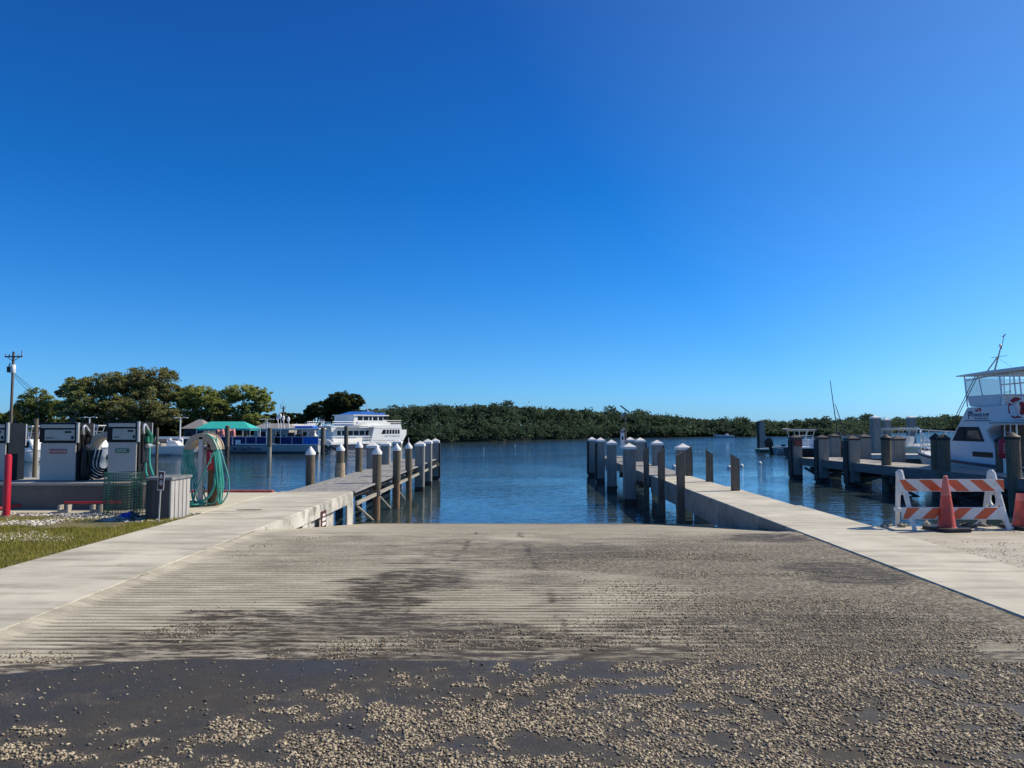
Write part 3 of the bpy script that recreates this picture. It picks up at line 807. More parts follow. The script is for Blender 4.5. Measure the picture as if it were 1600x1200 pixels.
# ================================================================== FUEL PLATFORM AND PUMPS
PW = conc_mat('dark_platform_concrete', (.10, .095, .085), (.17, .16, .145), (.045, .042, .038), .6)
xa, xb = -13.6, at(222, 760, 14.5).x
t = thing('fuel_platform', 'low dark concrete platform under the fuel pumps', 'platform', (0, 14.5, 0))
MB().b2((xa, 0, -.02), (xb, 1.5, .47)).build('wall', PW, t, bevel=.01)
MB().b2((xa-.02, -.03, .47), (xb+.02, 1.53, .52)).build('coping', conc_mat('platform_coping', (.3, .29, .26), (.42, .41, .37), (.16, .15, .13)), t, bevel=.012)
PFACE = M('grey_pump_panel', (.44, .44, .41), .4, .05, 2, dirt=(.32, .33, .33), dirt_amt=.3)
PDARK = M('dark_pump_case', (.020, .023, .028), .75, .2, 4, spec=.15)
PSIDE = M('charcoal_pump_side', (.012, .018, .028), .8, .15, 3, spec=.12)
PTRIM = M('silver_pump_trim', (.45, .46, .46), .35, .08, 4, metal=.3)
NOZB = M('black_nozzle', (.02, .02, .022), .4, .2, 9)
NOZG = M('green_nozzle', (.02, .16, .10), .4, .15, 9)
CHROME = M('bright_spout', (.75, .75, .73), .25, .08, 9, metal=.6)
HBLK = M('black_hose', (.015, .016, .018), .4, .2, 9)
TEAL = M('teal_hose', (.055, .34, .27), .35, .18, 3, dirt=(.03, .2, .16))
def pump(lab, x0, x1, xbay, ytop, name, pcol, noz, side_only=False):
    Y0 = 15.0
    a, b, c = at(x0, 755, Y0).x, at(x1, 755, Y0).x, at(xbay, 755, Y0).x
    W, H = b-a, at(x0, ytop, Y0).z-.52
    t = thing('fuel_pump', lab, 'fuel pump', (a, Y0, .52), 0, 'grey fuel pumps on the platform')
    MB().b2((0, .03, 0), (W, .55, H)).build('cabinet', PSIDE, t, bevel=.01)
    MB().b2((.0, .0, .01), (W-.02, .03, H*.655)).build('door_panel', PFACE, t, bevel=.006)
    hd = MB().b2((-.01, -.03, H*.665), (W+.0, .03, H+.005)).build('head', PDARK, t, bevel=.008)
    MB().b2((.02, -.042, H*.915), (W-.03, -.0305, H*.975)).build('top_strip', PFACE, hd)
    MB().b2((.11, -.046, H*.70), (W-.03, -.031, H*.885)).build('display', M('display_panel', (.34, .38, .37), .25, .08, 3), hd)
    MB().b2((W*.70, -.052, H*.83), (W*.88, -.0465, H*.86)).build('readout', PDARK, hd)
    MB().b2((W*.88, -.052, H*.72), (W*.94, -.0465, H*.775)).build('keypad', PSIDE, hd)
    MB().b2((.14, -.050, H*.735), (W*.42, -.0465, H*.748)).build('scale_mark', PSIDE, hd)
    m = MB().b2((W, -.03, H*.66), (W+.035, .03, H+.01)); m.build('corner_trim', PTRIM, t)
    MB().b2((W+.001, .035, .0), (W+.014, .54, H*.985)).build('side_panel', PDARK if not side_only else PSIDE, t)
    MB().b2((W+.002, .53, H*.60), (W+.03, .56, H*.985)).build('back_trim', PTRIM, t)
    if name:
        pl = MB().b2((W*.26, -.014, H*.475), (W*.72, -.001, H*.548)).build('plate', pcol, t)
        text(name, .075, M('pale_sign_letter', (.7, .66, .62), .5), pl, (W*.49, -.0165, H*.511), (R(90), 0, 0))
    if not side_only:
        xx = W+.015
        MB().b2((W+.014, .12, H*.30), (W+.05, .46, H*.80)).build('nozzle_boot', NOZB, t, bevel=.01)
        m = MB(); m.tube(spline([(xx+.06, .10, H*.80), (xx+.06, .08, H*.91), (xx+.06, .14, H*.955), (xx+.07, .22, H*.90), (xx+.08, .28, H*.82)], 5), .024, 8)
        m.build('spout', CHROME, t, True)
        m = MB(); m.tube([(xx+.07, .22, H*.86), (xx+.08, .32, H*.76), (xx+.08, .34, H*.60)], [.03, .065, .045], 8); m.box((xx+.07, .26, H*.70), (.06, .16, .12))
        m.build('nozzle', noz, t, True)
        m = MB(); m.cyl((xx+.08, .20, H*.585), (xx+.08, .36, H*.60), .048, n=8); m.build('swivel', CHROME, t, True)
    return t, W, H, c-a
t, W, H, B = pump('leftmost fuel pump cut off by the photo edge, showing its plain dark side', -46, 8, 33, 661, None, None, NOZB, True)
t, W, H, B = pump('fuel pump with the red GASOLINE plate', 61, 118, 132, 661, 'GASOLINE', M('red_plate', (.30, .03, .03), .5, .05), NOZB)
m = MB()
for k in range(3):
    m.tube(spline([(W+.07, .14+.05*k, H*.60), (W+.06, .10+.06*k, H*.40), (W+.06, .10+.06*k, H*.1), (W+.10, .18+.05*k, .03), (W+.12, .30, H*.2), (W+.09, .30-.02*k, H*.5)], 6), .024, 7)
m.tube(spline([(W+.10, .32, H*.58), (W+.14, .28, H*.15), (W+.30, .22, .05), (W+.50, .22, .12), (W+.58, .25, .35), (W+.52, .3, .7)], 7), .022, 7)
m.build('hose', HBLK, t, True)
t, W, H, B = pump('fuel pump with the green DIESEL plate', 167, 213, 236, 659, 'DIESEL', M('green_plate', (.02, .16, .09), .5, .05), NOZG)
m = MB()
m.tube(spline([(W+.10, .30, H*.58), (W+.13, .26, H*.3), (W+.24, .2, .1), (W+.34, .1, -.08), (W+.46, -.05, -.3)], 7), .022, 7)
m.tube(spline([(W+.08, .20, H*.3), (W+.10, .18, H*.14), (W+.2, .12, .03)], 6), .02, 7)
m.build('hose', TEAL, t, True)

def arch(m, cx, cz, r0, r1, y0, y1, n=20, a0=0.0, a1=math.pi):
    rings = []
    for a in np.linspace(a0, a1, n):
        c, s_ = math.cos(a), math.sin(a)
        rings.append([(cx+r0*c, y0, cz+r0*s_), (cx+r1*c, y0, cz+r1*s_), (cx+r1*c, y1, cz+r1*s_), (cx+r0*c, y1, cz+r0*s_)])
    m.loft(rings)
# hose hanger between the pumps
p = at(158, 745, 15.4)
t = thing('hose_hanger', 'grey curved hanger with black hose loops standing between the two labelled pumps', 'hose hanger', (p.x, 15.4, .52))
m = MB(); m.cyl((.12, .1, 0), (.12, .1, .95), .04); m.build('post', PTRIM, t, True)
m = MB(); arch(m, .12, .62, .27, .38, -.12, .22); m.build('arch', M('pale_hanger', (.42, .42, .38), .55), t, True)
m = MB()
for k in range(4):
    m.tube(spline([(-.2+.05*k, -.08+.05*k, .62), (-.22+.07*k, -.1, .3), (-.02+.05*k, -.12, .10+.04*k), (.2, -.1, .12+.05*k), (.30-.02*k, -.02, .4), (.3, 0, .65)], 7), .022, 7)
m.tube(spline([(-.5, -.2, .45), (-.2, -.24, .12), (-.05, -.2, .02)], 6), .018, 6)
m.build('hose', HBLK, t, True)

# ---- hose holder with teal hose (beside walkway)
p = gnd(313, 791)
t = thing('hose_reel_stand', 'tan half-round hose stand with a pale post, beside the left walkway', 'hose stand', (p.x, p.y, 0))
Hs = at(313, 677, p.y).z
MB().b2((-.045, -.06, 0), (.045, .03, Hs-.07)).build('post', M('galvanised_post', (.5, .49, .46), .5, .12, 5, stretch=(4, 4, .5)), t, bevel=.008)
TAN = M('tan_fibreglass', (.43, .35, .25), .55, .12, 3)
m = MB(); cz = Hs-.335; arch(m, 0, cz, .215, .335, -.06, .24, 28); arch(m, 0, cz, .20, .36, .24, .27, 28); m.build('arch', TAN, t, True)
m = MB(); m.prism([(.05, cz-.02), (.215, cz-.02)] + [(.215*math.cos(a), cz+.215*math.sin(a)) for a in np.linspace(.15, 1.25, 7)], 1, .10, .14); m.build('plate', TAN, t)
MB().cyl((.125, .08, cz+.075), (.125, .099, cz+.075), .042, n=16).build('red_disc', M('dark_red_disc', (.12, .008, .01), .5), t)
rc = MB().lathe([(.10, cz-.42), (.115, cz-.40), (.115, cz-.03), (.09, cz-.01), (.01, cz)], (.17, .12, 0), 16).build('canister', REDM, t, True)
mm = MB()
for i in range(5): mm.b2((.175, -.002, cz-.10-.045*i), (.205, .003, cz-.075-.045*i))
mm.build('lettering', CAPW, rc)
MB().lathe([(.12, .004), (.13, .02), (.125, cz-.42)], (.2, .18, 0), 12).build('wooden_stub', M('brown_stub_wood', (.17, .10, .05), .85, .3, 8, stretch=(5, 5, .5)), t, True)
hs_ = MB()
def hpx(pts, yoff=0.0):
    return [(at(x, y, p.y).x - p.x, yo + yoff, max(at(x, y, p.y+yo).z, .02)) for x, y, yo in pts]
# right bundle, seen in the photo as loops hanging over the arch
hs_.tube(spline(hpx([(325, 678, -.08), (337, 688, -.1), (345, 715, -.12), (346, 760, -.12), (340, 784, -.12), (328, 787, -.14), (316, 786, -.14), (311, 770, -.14), (318, 750, -.14), (330, 722, -.1), (336, 705, -.05)]), 8), .014, 8)
hs_.tube(spline(hpx([(322, 677, -.02), (341, 692, -.05), (355, 730, -.08), (361, 755, -.1), (359, 772, -.12), (351, 786, -.14), (344, 784, -.1), (342, 760, -.06), (338, 720, -.04), (334, 700, 0)]), 8), .014, 8)
for k, (dx, yb) in enumerate(((0, 783), (3, 778), (-3, 770), (6, 785), (-5, 760), (2, 765))):
    hs_.tube(spline(hpx([(330+dx, 683, .02*k), (336+dx*.8, 720, .02*k), (339+dx*.6, 755, .02*k), (341+dx*.3, yb, .02*k), (344, yb-3, .03*k), (344+dx*.2, 750, .03*k), (337+dx*.3, 705, .03*k)]), 7), .0135, 7)
# left bundle
for k, (x0, xb, yb) in enumerate(((288, 283, 748), (291, 286, 770), (294, 290, 782), (297, 305, 772), (293, 306, 787))):
    hs_.tube(spline(hpx([(x0, 700, .02*k), (x0-3, 722, .02*k), (xb, yb-18, .02*k), (xb+4, yb, .02*k), (xb+12, yb-6, .03*k), (x0+4, 730, .03*k), (x0+1, 702, .03*k)]), 7), .0135, 7)
# coils on the ground
for k in range(4):
    rr = .22 + .05*k
    hs_.tube([(-.28+rr*math.cos(a), -.02+.8*rr*math.sin(a), .022+.012*k) for a in np.linspace(0, 6.283, 26)], .017, 7)
hs_.tube(spline(hpx([(300, 770, 0), (305, 783, -.05), (318, 784, -.1), (330, 775, -.1), (336, 760, -.05), (336, 740, 0)]), 7), .026, 7)
o = hs_.build('garden_hose', TEAL, None, True); o.location = (p.x, p.y, 0)
tag(o, 'teal hose draped in loops over the tan half-round stand', 'hose')

# ---- slatted box, sign, mesh rolls, pipes, bollard, trash
by0 = 13.05
bx0 = at(266, 805, by0).x
bw, bd, bh = at(232, 800, by0), .78, at(266, 746, by0).z
t = thing('slatted_box', 'grey slatted utility box with pale lid beside the walkway', 'utility box', (bx0, by0, 0))
W = .43
MB().b2((-W, .0, -.02), (-.03, bd-.02, bh-.06)).build('body', M('dark_box_side', (.075, .07, .068), .7, .2, 5, stretch=(4, 4, .4)), t)
SLAT = M('grey_slat', (.40, .385, .37), .75, .16, 5, stretch=(4, 4, .4))
for k in range(5): MB().b2((-.03, .01+k*.155, -.02), (.0, .01+k*.155+.13, bh-.05)).build('slat', SLAT, t, bevel=.004)
MB().b2((-W-.03, -.03, bh-.05), (.03, bd+.01, bh)).build('lid', M('weathered_lid', (.19, .2, .2), .7, .2, 5), t, bevel=.006)
BROWN = M('brown_sign_face', (.085, .022, .018), .5, .08)
p = at(248, 809, 12.72)
t = thing('notice_sign', 'narrow brown notice with a white pictogram on a short metal post', 'sign', (p.x, p.y, -.02))
zs0, zs1 = at(250, 766, p.y).z+.02, at(250, 736, p.y).z+.02
MB().cyl((0, 0, 0), (.02, .012, zs1-.06), .014, n=8).build('post', M('galv_post', (.45, .44, .4), .5), t, True)
sf = MB(); sf.box((.024, 0, (zs0+zs1)/2), (.115, .008, zs1-zs0), (0, R(3), 0)); sf = sf.build('sign_plate', CAPW, t, bevel=.003)
sg = MB(); sg.box((.024, -.006, (zs0+zs1)/2), (.092, .004, zs1-zs0-.03), (0, R(3), 0)); sg = sg.build('sign_face', BROWN, sf)
m = MB(); zc = zs1-.09
m.prism([(0, zc+.045), (.026, zc), (.026, zc-.04), (.012, zc-.045), (.012, zc-.01), (-.010, zc-.01), (-.010, zc-.045), (-.024, zc-.04), (-.024, zc)], 1, -.011, -.0085)
for i, wd in enumerate((.04, .058, .056, .044)): m.b2((-wd/2, -.011, zc-.085-.022*i), (wd/2, -.0085, zc-.073-.022*i))
m = m.build('pictogram', M('sign_white', (.75, .73, .7), .5, .03), sf); m.location = (.027, 0, 0)
# sign on the walkway beam (faces the ramp)
t = thing('ramp_sign', 'maroon warning sign fixed to the stained edge beam of the left walkway', 'sign', (KL+.02, 15.75, 0))
sp_ = MB().b2((0, -.2, -.62), (.015, .2, -.16)).build('sign_plate', BROWN, t)
m = MB()
for i, (wd, hh_) in enumerate(((.2, .06), (.26, .085), (.26, .085), (.18, .07))): m.b2((.016, -wd/2, -.27-.10*i), (.019, wd/2, -.27-.10*i+hh_*.8))
m.build('lettering', M('sign_white', (.75, .73, .7)), sp_)

WIRE = M('green_coated_wire', (.012, .075, .06), .5, .2, 6)
def mesh_roll(lab, xl, xr, yt, yb, tilt=0.0):
    c = gnd((xl+xr)/2, yb); r = (at(xr, yb, c.y).x - at(xl, yb, c.y).x)/2
    h = at(xl, yt, c.y).z
    t = thing('wire_roll', lab, 'wire mesh roll', (c.x, c.y+r*.3, -.02), 0, 'rolls of green wire mesh by the platform')
    m = MB()
    for q, rr in enumerate((r, r*.8)):
        n = int(2*math.pi*rr/.05)
        for i in range(n):
            a = 2*math.pi*i/n; x, y = rr*math.cos(a), rr*math.sin(a)
            m.cyl((x, y, 0), (x, y, h), .0032, n=4)
        for z in np.arange(0.01, h, .05):
            m.tube([(rr*math.cos(a), rr*math.sin(a), z+.01*math.sin(a*2+q)) for a in np.linspace(0, 6.283, 20)], .0032, 4)
    m.build('wire_grid', WIRE, t)
    MB().tube([(r*math.cos(a)*1.01, r*math.sin(a)*1.01, h) for a in np.linspace(0, 6.283, 24)], .005, 5).build('rim_wire', WIRE, t)
mesh_roll('taller loose roll of green wire mesh in front of the diesel pump', 160, 213, 737, 803)
mesh_roll('tighter roll of green wire mesh beside the slatted box', 203, 236, 746, 811)

p = gnd(9.5, 805)
t = thing('bollard', 'upright red pipe bollard at the left edge of the grass', 'bollard', (p.x, p.y, -.04))
BR = M('red_bollard_paint', (.50, .012, .03), .4, .1, 3, dirt=(.3, .02, .025))
MB().lathe([(.062, 0), (.062, at(9, 712, p.y).z+.02), (.05, at(9, 710, p.y).z+.04), (.005, at(9, 710, p.y).z+.045)], n=18).build('pipe', BR, t, True)
MB().lathe([(.09, 0), (.085, .03), (.065, .035)], n=18).build('footing', GREYC, t, True)
RP = M('red_pipe_paint', (.42, .015, .03), .45, .12, 3)
GRP = 'red pipes lying below the fuel platform'
def pipe(lab, a, b, r=.028):
    A, B_ = gnd(*a[:2]), gnd(*b[:2]); A.z, B_.z = a[2], b[2]
    t = thing('red_pipe', lab, 'pipe', A, 0, GRP)
    d = B_ - A
    MB().cyl((0,0,0), d, r, n=10).build('tube', RP, t, True)
    MB().cyl(d*.80, d*.86, r*1.5, n=10).build('coupling', RP, t, True)
pipe('longer red pipe lying low beside the red bollard', (-12, 800, .05), (80, 792, .14))
pipe('shorter red pipe lying behind the longer one by the bollard', (-12, 795, .06), (45, 791, .14), .024)
pipe('thin red pipe resting on two blocks below the platform', (100, 799, .17), (188, 799, .17), .02)
for lab, x in (('pale concrete block under the left end of the thin red pipe', 101), ('pale concrete block under the right end of the thin red pipe', 151)):
    q = gnd(x, 800.5)
    t = thing('concrete_block', lab, 'block', (q.x, q.y, -.02), R(12), 'concrete blocks below the platform')
    m = MB(); m.b2((-.09, -.1, 0), (.09, .1, .05)); m.b2((-.09, -.1, .05), (-.05, .1, .16)); m.b2((.05, -.1, .05), (.09, .1, .16)); m.build('body', M('pale_block', (.34, .32, .28), .85, .2, 8), t)
p = gnd(204, 808)
m = MB()
for i in range(9):
    a = i*.7
    pts = [(.06*i*.3-.08, 0, 0)]
base = [[(.17*rr*math.cos(a)*(1+.25*math.sin(3*a+rr*5)), .10*rr*math.sin(a)*(1+.2*math.cos(4*a)), z*(1+.3*math.sin(2*a+z*40))) for a in np.linspace(0, 6.283, 15)[:-1]] for rr, z in ((.9, .0), (1.05, .03), (.9, .07), (.5, .10), (.1, .11))]
m.loft(base); o = m.build('plastic_bag', M('blue_plastic', (.01, .05, .42), .3, .2, 6), None, False); o.location = (p.x, p.y, -.02)
tag(o, 'crumpled blue plastic bag on the shell gravel by the wire rolls', 'bag')
p = gnd(192, 811)
m = MB()
for i in range(14):
    c = Vector((random.uniform(-.22, .35), random.uniform(-.1, .1), .015))
    m.box(c, (random.uniform(.05, .12), random.uniform(.03, .07), .006), (random.uniform(-.4, .4), random.uniform(-.4, .4), random.uniform(0, 3)))
o = m.build('torn_wrapping', M('pale_film', (.62, .68, .72), .35, .1), None); o.location = (p.x, p.y, 0)
tag(o, 'torn pale plastic wrapping scattered beside the blue bag', 'litter')
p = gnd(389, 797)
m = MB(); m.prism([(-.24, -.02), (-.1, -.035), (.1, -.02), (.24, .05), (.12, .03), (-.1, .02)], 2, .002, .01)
o = m.build('dark_sliver', DARKW, None); o.location = (p.x, p.y, 0); tag(o, 'dark flat curved strip lying on the left walkway', 'strip')  # flat dark strip added to stand for a shadow-like sliver on the concrete
# weathered posts rising behind the pumps
for lab, x, d, yt in (('weathered greenish pole between the leftmost pump and the gasoline pump', 57, 17.0, 654), ('slim dark pole behind the diesel pump hose bay', 246, 26.0, 668)):
    p = at(x, yt, d)
    o = MB().lathe([(.05, -1.2), (.045, p.z)], n=12).build('timber_pole', PILE, None, True); o.location = (p.x, d, 0)
    tag(o, lab, 'pole')
#@@BACKGROUND@@
# ================================================================== FAR SHORE, MANGROVES, TREES
SH = [(560, 699), (600, 695.5), (640, 693.5), (700, 692), (800, 688.8), (920, 685), (1050, 683), (1180, 681.8), (1300, 681), (1370, 677.5), (1430, 674.5), (1500, 673), (1620, 672.5), (1900, 673.5)]
TOPS = [(560, 640), (600, 637), (640, 634), (680, 631), (720, 632), (776, 631), (850, 636), (920, 640), (1000, 645), (1060, 650), (1120, 655), (1180, 657.5), (1250, 657.5), (1300, 656), (1350, 654), (1400, 653), (1440, 650.5), (1480, 649), (1560, 649), (1700, 647), (1900, 644)]
sx_ = np.linspace(560, 1900, 500)
sy_ = np.interp(sx_, [a for a, b in SH], [b for a, b in SH]) + .25*np.sin(sx_*.05)
sp = np.array([gnd(a, b, WATER) for a, b in zip(sx_, sy_)])
ty_ = np.interp(sx_, [a for a, b in TOPS], [b for a, b in TOPS])
stop = np.array([at(a, b, p[1]+5).z for a, b, p in zip(sx_, ty_, sp)])
SOIL = M('shadow_dark_soil', (.022, .02, .015), .95, .3, .6)  # soil colour darkened to stand for the shadow beneath the mangroves
m = MB()
poly = [(-160, 92), (-60, 89), (-30, 91), (-26.5, 99)] + [(float(p[0]*1.03), float(p[1])*1.03) for p in sp[::12]] + [(1500, 700), (1500, 2500), (-900, 2500), (-900, 92)]
m.prism(poly, 2, -3, -.75); structure(m.build('far_shore', SOIL))

def leaf_quads(C, size, up=.35):
    n = len(C)
    nrm = rng.normal(size=(n, 3)); nrm[:, 2] = np.abs(nrm[:, 2]) + up; nrm /= np.linalg.norm(nrm, axis=1)[:, None]
    t = np.cross(nrm, rng.normal(size=(n, 3))); t /= np.linalg.norm(t, axis=1)[:, None] + 1e-9
    b = np.cross(nrm, t)
    s1 = (size*(.7+.6*rng.random(n)))[:, None]; s2 = (size*(.45+.5*rng.random(n)))[:, None]
    v = np.stack([C - t*s1, C - b*s2*.9 + nrm*s2*.15, C + t*s1, C + b*s2], 1)
    return v.reshape(-1, 3)
def quads(n, o=0): return np.arange(n*4).reshape(-1, 4) + o
# mangrove wall: clumps along the shore path, several rows deep
nc = 3800
u = rng.random(nc); ix = (u*499).astype(int)
dist = sp[ix, 1]
dep = rng.random(nc)**1.3
hh = rng.random(nc)**.75
tp = stop[ix] - .55*(dist/120) + (fbm(sx_[ix]*.11, sx_[ix]*0+2, 5)-.5)*3.8*(dist/120)
sc = dist/120.0
depth = 1.0 + dep*9.0
front = np.clip(depth/5.0, .25, 1)
z = (WATER+.25) + (tp - WATER - .5)*np.where(depth > 4, .55+.45*hh, hh*front**.6*.92)
dirx = sp[ix, 0]/sp[ix, 1]
cx = sp[ix, 0] + dirx*depth*sc; cyy = sp[ix, 1] + depth*sc
rad = (.55+.75*rng.random(nc))*sc
rad = np.minimum(rad, 1.9)
k = 34
off = rng.normal(size=(nc, k, 3)); off /= np.linalg.norm(off, axis=2)[:, :, None]; off[:, :, 2] = np.abs(off[:, :, 2])*.8 - .15
C = np.stack([cx, cyy, z], -1)[:, None, :] + off*rad[:, None, None]*(.65+.45*rng.random((nc, k, 1)))
L = np.repeat(sc, k)*.19
V = [leaf_quads(C.reshape(-1, 3), L)]
# crowns breaking the skyline, on thin stems
em = []
for a in np.concatenate([[678, 684, 720, 738, 776, 779, 800, 822, 842, 858, 884, 903, 1023, 1040], rng.uniform(600, 1560, 150)]):
    i = int(np.clip((a-560)/1340*499, 0, 499)); d = sp[i, 1]+4+3*rng.random(); s_ = d/120
    lift = (5.0 if abs(a-680) < 4.5 else (1.2 + 2.6*rng.random()))*.09*s_ if a > 100 else 0
    c = np.array([ray(a, 600).x*d, d, stop[i]+lift*.35 - .85*s_])
    kk = 70; o_ = rng.normal(size=(kk, 3)); o_ *= np.array([.42, .42, .34])*s_*(.6+.6*rng.random())
    em.append(leaf_quads(c+o_, np.full(kk, .15*s_)))
V += em
V = np.concatenate(V)
F_ = quads(len(V)//4)
# dim interior: leaf sheets filling the wood behind the front crowns
ni = 26000
ix = (rng.random(ni)*499).astype(int); d0 = 5+rng.random(ni)*6; s_ = sp[ix, 1]/120
zz = WATER + rng.random(ni)*(stop[ix]-WATER-.3*s_)
Ci = np.stack([sp[ix, 0] + sp[ix, 0]/sp[ix, 1]*d0*s_, sp[ix, 1]+d0*s_, zz], -1)
Vi = leaf_quads(Ci, .42*s_, 0)
V = np.concatenate([V, Vi]); F_ = quads(len(V)//4)
MANG = foliage_mat('mangrove_leaf', (.048, .085, .060), (.16, .225, .135), .45)
o = np_mesh('mangrove_wood', V, F_, MANG)
stuff(o, 'dark green mangrove wood lining the far side of the channel', 'mangroves')

BARK = M('pale_bark', (.17, .14, .11), .9, .3, 6)
BARKD = M('grey_bark', (.10, .088, .072), .9, .3, 6)
def tree(label, x, d, ybase, lobes, mat, group, bark=BARK, dens=1.0, name='leafy_tree', leaf=.125, trunk_r=.28, limbs=True, cat='tree'):
    """lobes: (x px, y px, radius px, flatten) outlines of crown masses, placed at their own depth"""
    base = at(x, ybase, d); base.z = -.8
    t = thing(name, label, cat, base, 0, group)
    s = d/F; Vs = []; m = MB()
    cs = []
    for (lx, ly, lr, fl) in lobes:
        c = at(lx, ly, d); c = Vector((c.x-base.x, random.uniform(-.7, .7)*lr*s, c.z-base.z)); r = lr*s; cs.append((c, r))
        ncl = int(26*dens + 1.9*dens*(lr**1.15))
        for j in range(ncl):
            o_ = Vector(rng.normal(size=3)).normalized()*(r*(.45+.6*random.random()**.6)); o_.z *= fl
            if o_.z < -.5*r: o_.z *= .5
            cr_ = r*(.16+.16*random.random())
            kk = 46
            q = rng.normal(size=(kk, 3)); q /= np.linalg.norm(q, axis=1)[:, None]; q *= (cr_*(.35+.75*rng.random((kk, 1)))); q[:, 2] *= .55
            Vs.append(leaf_quads(np.array(c+o_)+q, np.full(kk, leaf*s/.0826)))
            if limbs and j % 4 == 0:
                m.tube([c*.82, c+o_*.55, c+o_*.95], [.05, .035, .012], 4)
    for c, r in cs:
        fork = Vector((c.x*.15, c.y*.15, min(cs[0][0].z*.45, 2.6)))
        m.tube([Vector((c.x*.03, 0, 0)), fork, fork.lerp(c, .55)+Vector((0, 0, .25)), c*.9 + Vector((0, 0, r*.3))], [trunk_r, trunk_r*.7, trunk_r*.4, trunk_r*.12], 6)
    m.build('trunk', bark, t, True)
    V_ = np.concatenate(Vs)
    np_mesh('crown', V_, quads(len(V_)//4), mat, t)
    return t
OLIVE = foliage_mat('olive_leaf', (.18, .215, .08), (.50, .52, .22), .55)
BROWNL = foliage_mat('bronze_leaf', (.16, .185, .075), (.46, .45, .20), .55)
LIGHT = foliage_mat('light_leaf', (.20, .25, .07), (.52, .57, .20), .58)
DARKL = foliage_mat('dark_leaf', (.04, .062, .028), (.15, .165, .06), .35)
GT_ = 'trees along the far left shore'
tree('sparse light green tree just right of the utility pole', 62, 97, 695, [(45, 640, 20, .7), (66, 626, 22, .8), (80, 640, 20, .8), (55, 655, 20, .6)], LIGHT, GT_, dens=.8)
tree('olive leaning tree with bare pale stems behind the gasoline pump', 112, 95, 695, [(103, 612, 17, .8), (125, 604, 20, .8), (130, 630, 24, .9), (108, 640, 22, .8)], OLIVE, GT_, dens=.9)
tree('tall bronze tree with visible pale limbs behind the diesel pump', 172, 96, 695, [(150, 604, 24, .8), (178, 600, 24, .8), (160, 632, 28, .9), (190, 640, 28, .8), (150, 652, 20, .6)], BROWNL, GT_, trunk_r=.35)
tree('tallest bronze domed tree above the left shore', 232, 98, 695, [(218, 592, 22, .8), (246, 594, 25, .85), (205, 612, 24, .8), (262, 616, 20, .8), (230, 632, 34, .9), (262, 650, 26, .7), (215, 656, 24, .6)], BROWNL, GT_, trunk_r=.4)
tree('round light green tree behind the grey hut', 312, 101, 695, [(300, 622, 22, .8), (322, 622, 22, .75), (338, 638, 20, .8), (296, 645, 24, .8), (322, 652, 22, .6)], LIGHT, GT_, dens=1.1)
tree('airy domed light green tree with branches showing, above the turquoise canopy', 382, 103, 695, [(352, 620, 20, .6), (378, 612, 22, .6), (402, 618, 19, .7), (412, 634, 18, .8), (385, 645, 22, .7), (400, 655, 18, .6), (350, 640, 14, .6)], LIGHT, GT_, dens=.75)
tree('low rounded dark tree left of the tall dark evergreen', 494, 117, 690, [(488, 644, 15, .8), (500, 640, 15, .8), (480, 655, 12, .8)], DARKL, GT_, BARKD)
tree('tall dark evergreen towering behind the white tour ferry', 537, 119, 690, [(520, 634, 17, .85), (536, 628, 18, .85), (552, 628, 15, .8), (545, 648, 20, .8), (518, 652, 18, .8)], DARKL, GT_, BARKD, dens=1.3)
for lab, x0, x1, yt, d in (('low bushy hedge at the far left behind the palm', -30, 62, 648, 104), ('low dark trees between the pumps and the shore houses', 62, 290, 657, 107), ('low green trees behind the turquoise canopy', 290, 425, 652, 108), ('low dark trees behind the tour boat roof', 420, 480, 650, 122), ('low green bushes behind the white ferry stern', 552, 610, 645, 124)):
    tree(lab, (x0+x1)/2, d, 690, [(x, yt+6+random.uniform(-3, 3), 12, .8) for x in np.arange(x0, x1, 9)] + [(x, yt+20, 13, .9) for x in np.arange(x0, x1, 11)], DARKL if x0 > 60 else LIGHT, 'low bushes along the left shore', BARKD, dens=.6, name='shore_bushes', limbs=False, cat='bushes', trunk_r=.12)
# palm
p = at(24, 645, 92); base = Vector((p.x, 92, -.8)); h = p.z-base.z
t = thing('palm_tree', 'small palm tree just right of the utility pole', 'palm', base)
MB().tube([(0, 0, 0), (.1, 0, h*.5), (0, 0, h)], [.16, .12, .10], 8).build('trunk', BARKD, t, True)
Vs = []
for i in range(16):
    a = i*2.4; up_ = random.uniform(-.1, .8)
    for j in range(14):
        f = j/13
        c = np.array([math.cos(a)*f*1.25, math.sin(a)*f*1.25, h+up_*f*1.2-1.3*f*f*.8])
        Vs.append(leaf_quads(np.repeat(c[None], 4, 0)+rng.normal(size=(4, 3))*.06, np.full(4, .13)))
Vs = np.concatenate(Vs); np_mesh('fronds', Vs, quads(len(Vs)//4), DARKL, t)
# utility pole and wires
d = 84; p0 = at(15.5, 700, d); top = at(15.5, 549.5, d).z
t = thing('utility_pole', 'timber utility pole with crossarm and white transformer at the left edge', 'utility pole', (p0.x, d, -.8))
h = top+.8; s = d/F
MB().lathe([(.17, 0), (.13, h)], n=10).build('pole', M('pole_wood', (.15, .13, .11), .9, .25, 4, stretch=(4, 4, .4)), t, True)
m = MB(); m.b2((-13*s, -.12, h-9*s), (15*s, .0, h-7*s)); m.cyl((-10*s, -.06, h-8*s), (0, -.06, h-15*s), .04, n=5); m.cyl((12*s, -.06, h-8*s), (0, -.06, h-15*s), .04, n=5); m.build('crossarm', BARKD, t)
for x in (-12, -6, 8, 13.5):
    MB().cyl((x*s, -.06, h-7*s), (x*s, -.06, h-(3.5 if x < 10 else -2)*s), .06, .04, n=6).build('insulator', M('grey_insulator', (.2, .2, .2), .4), t)
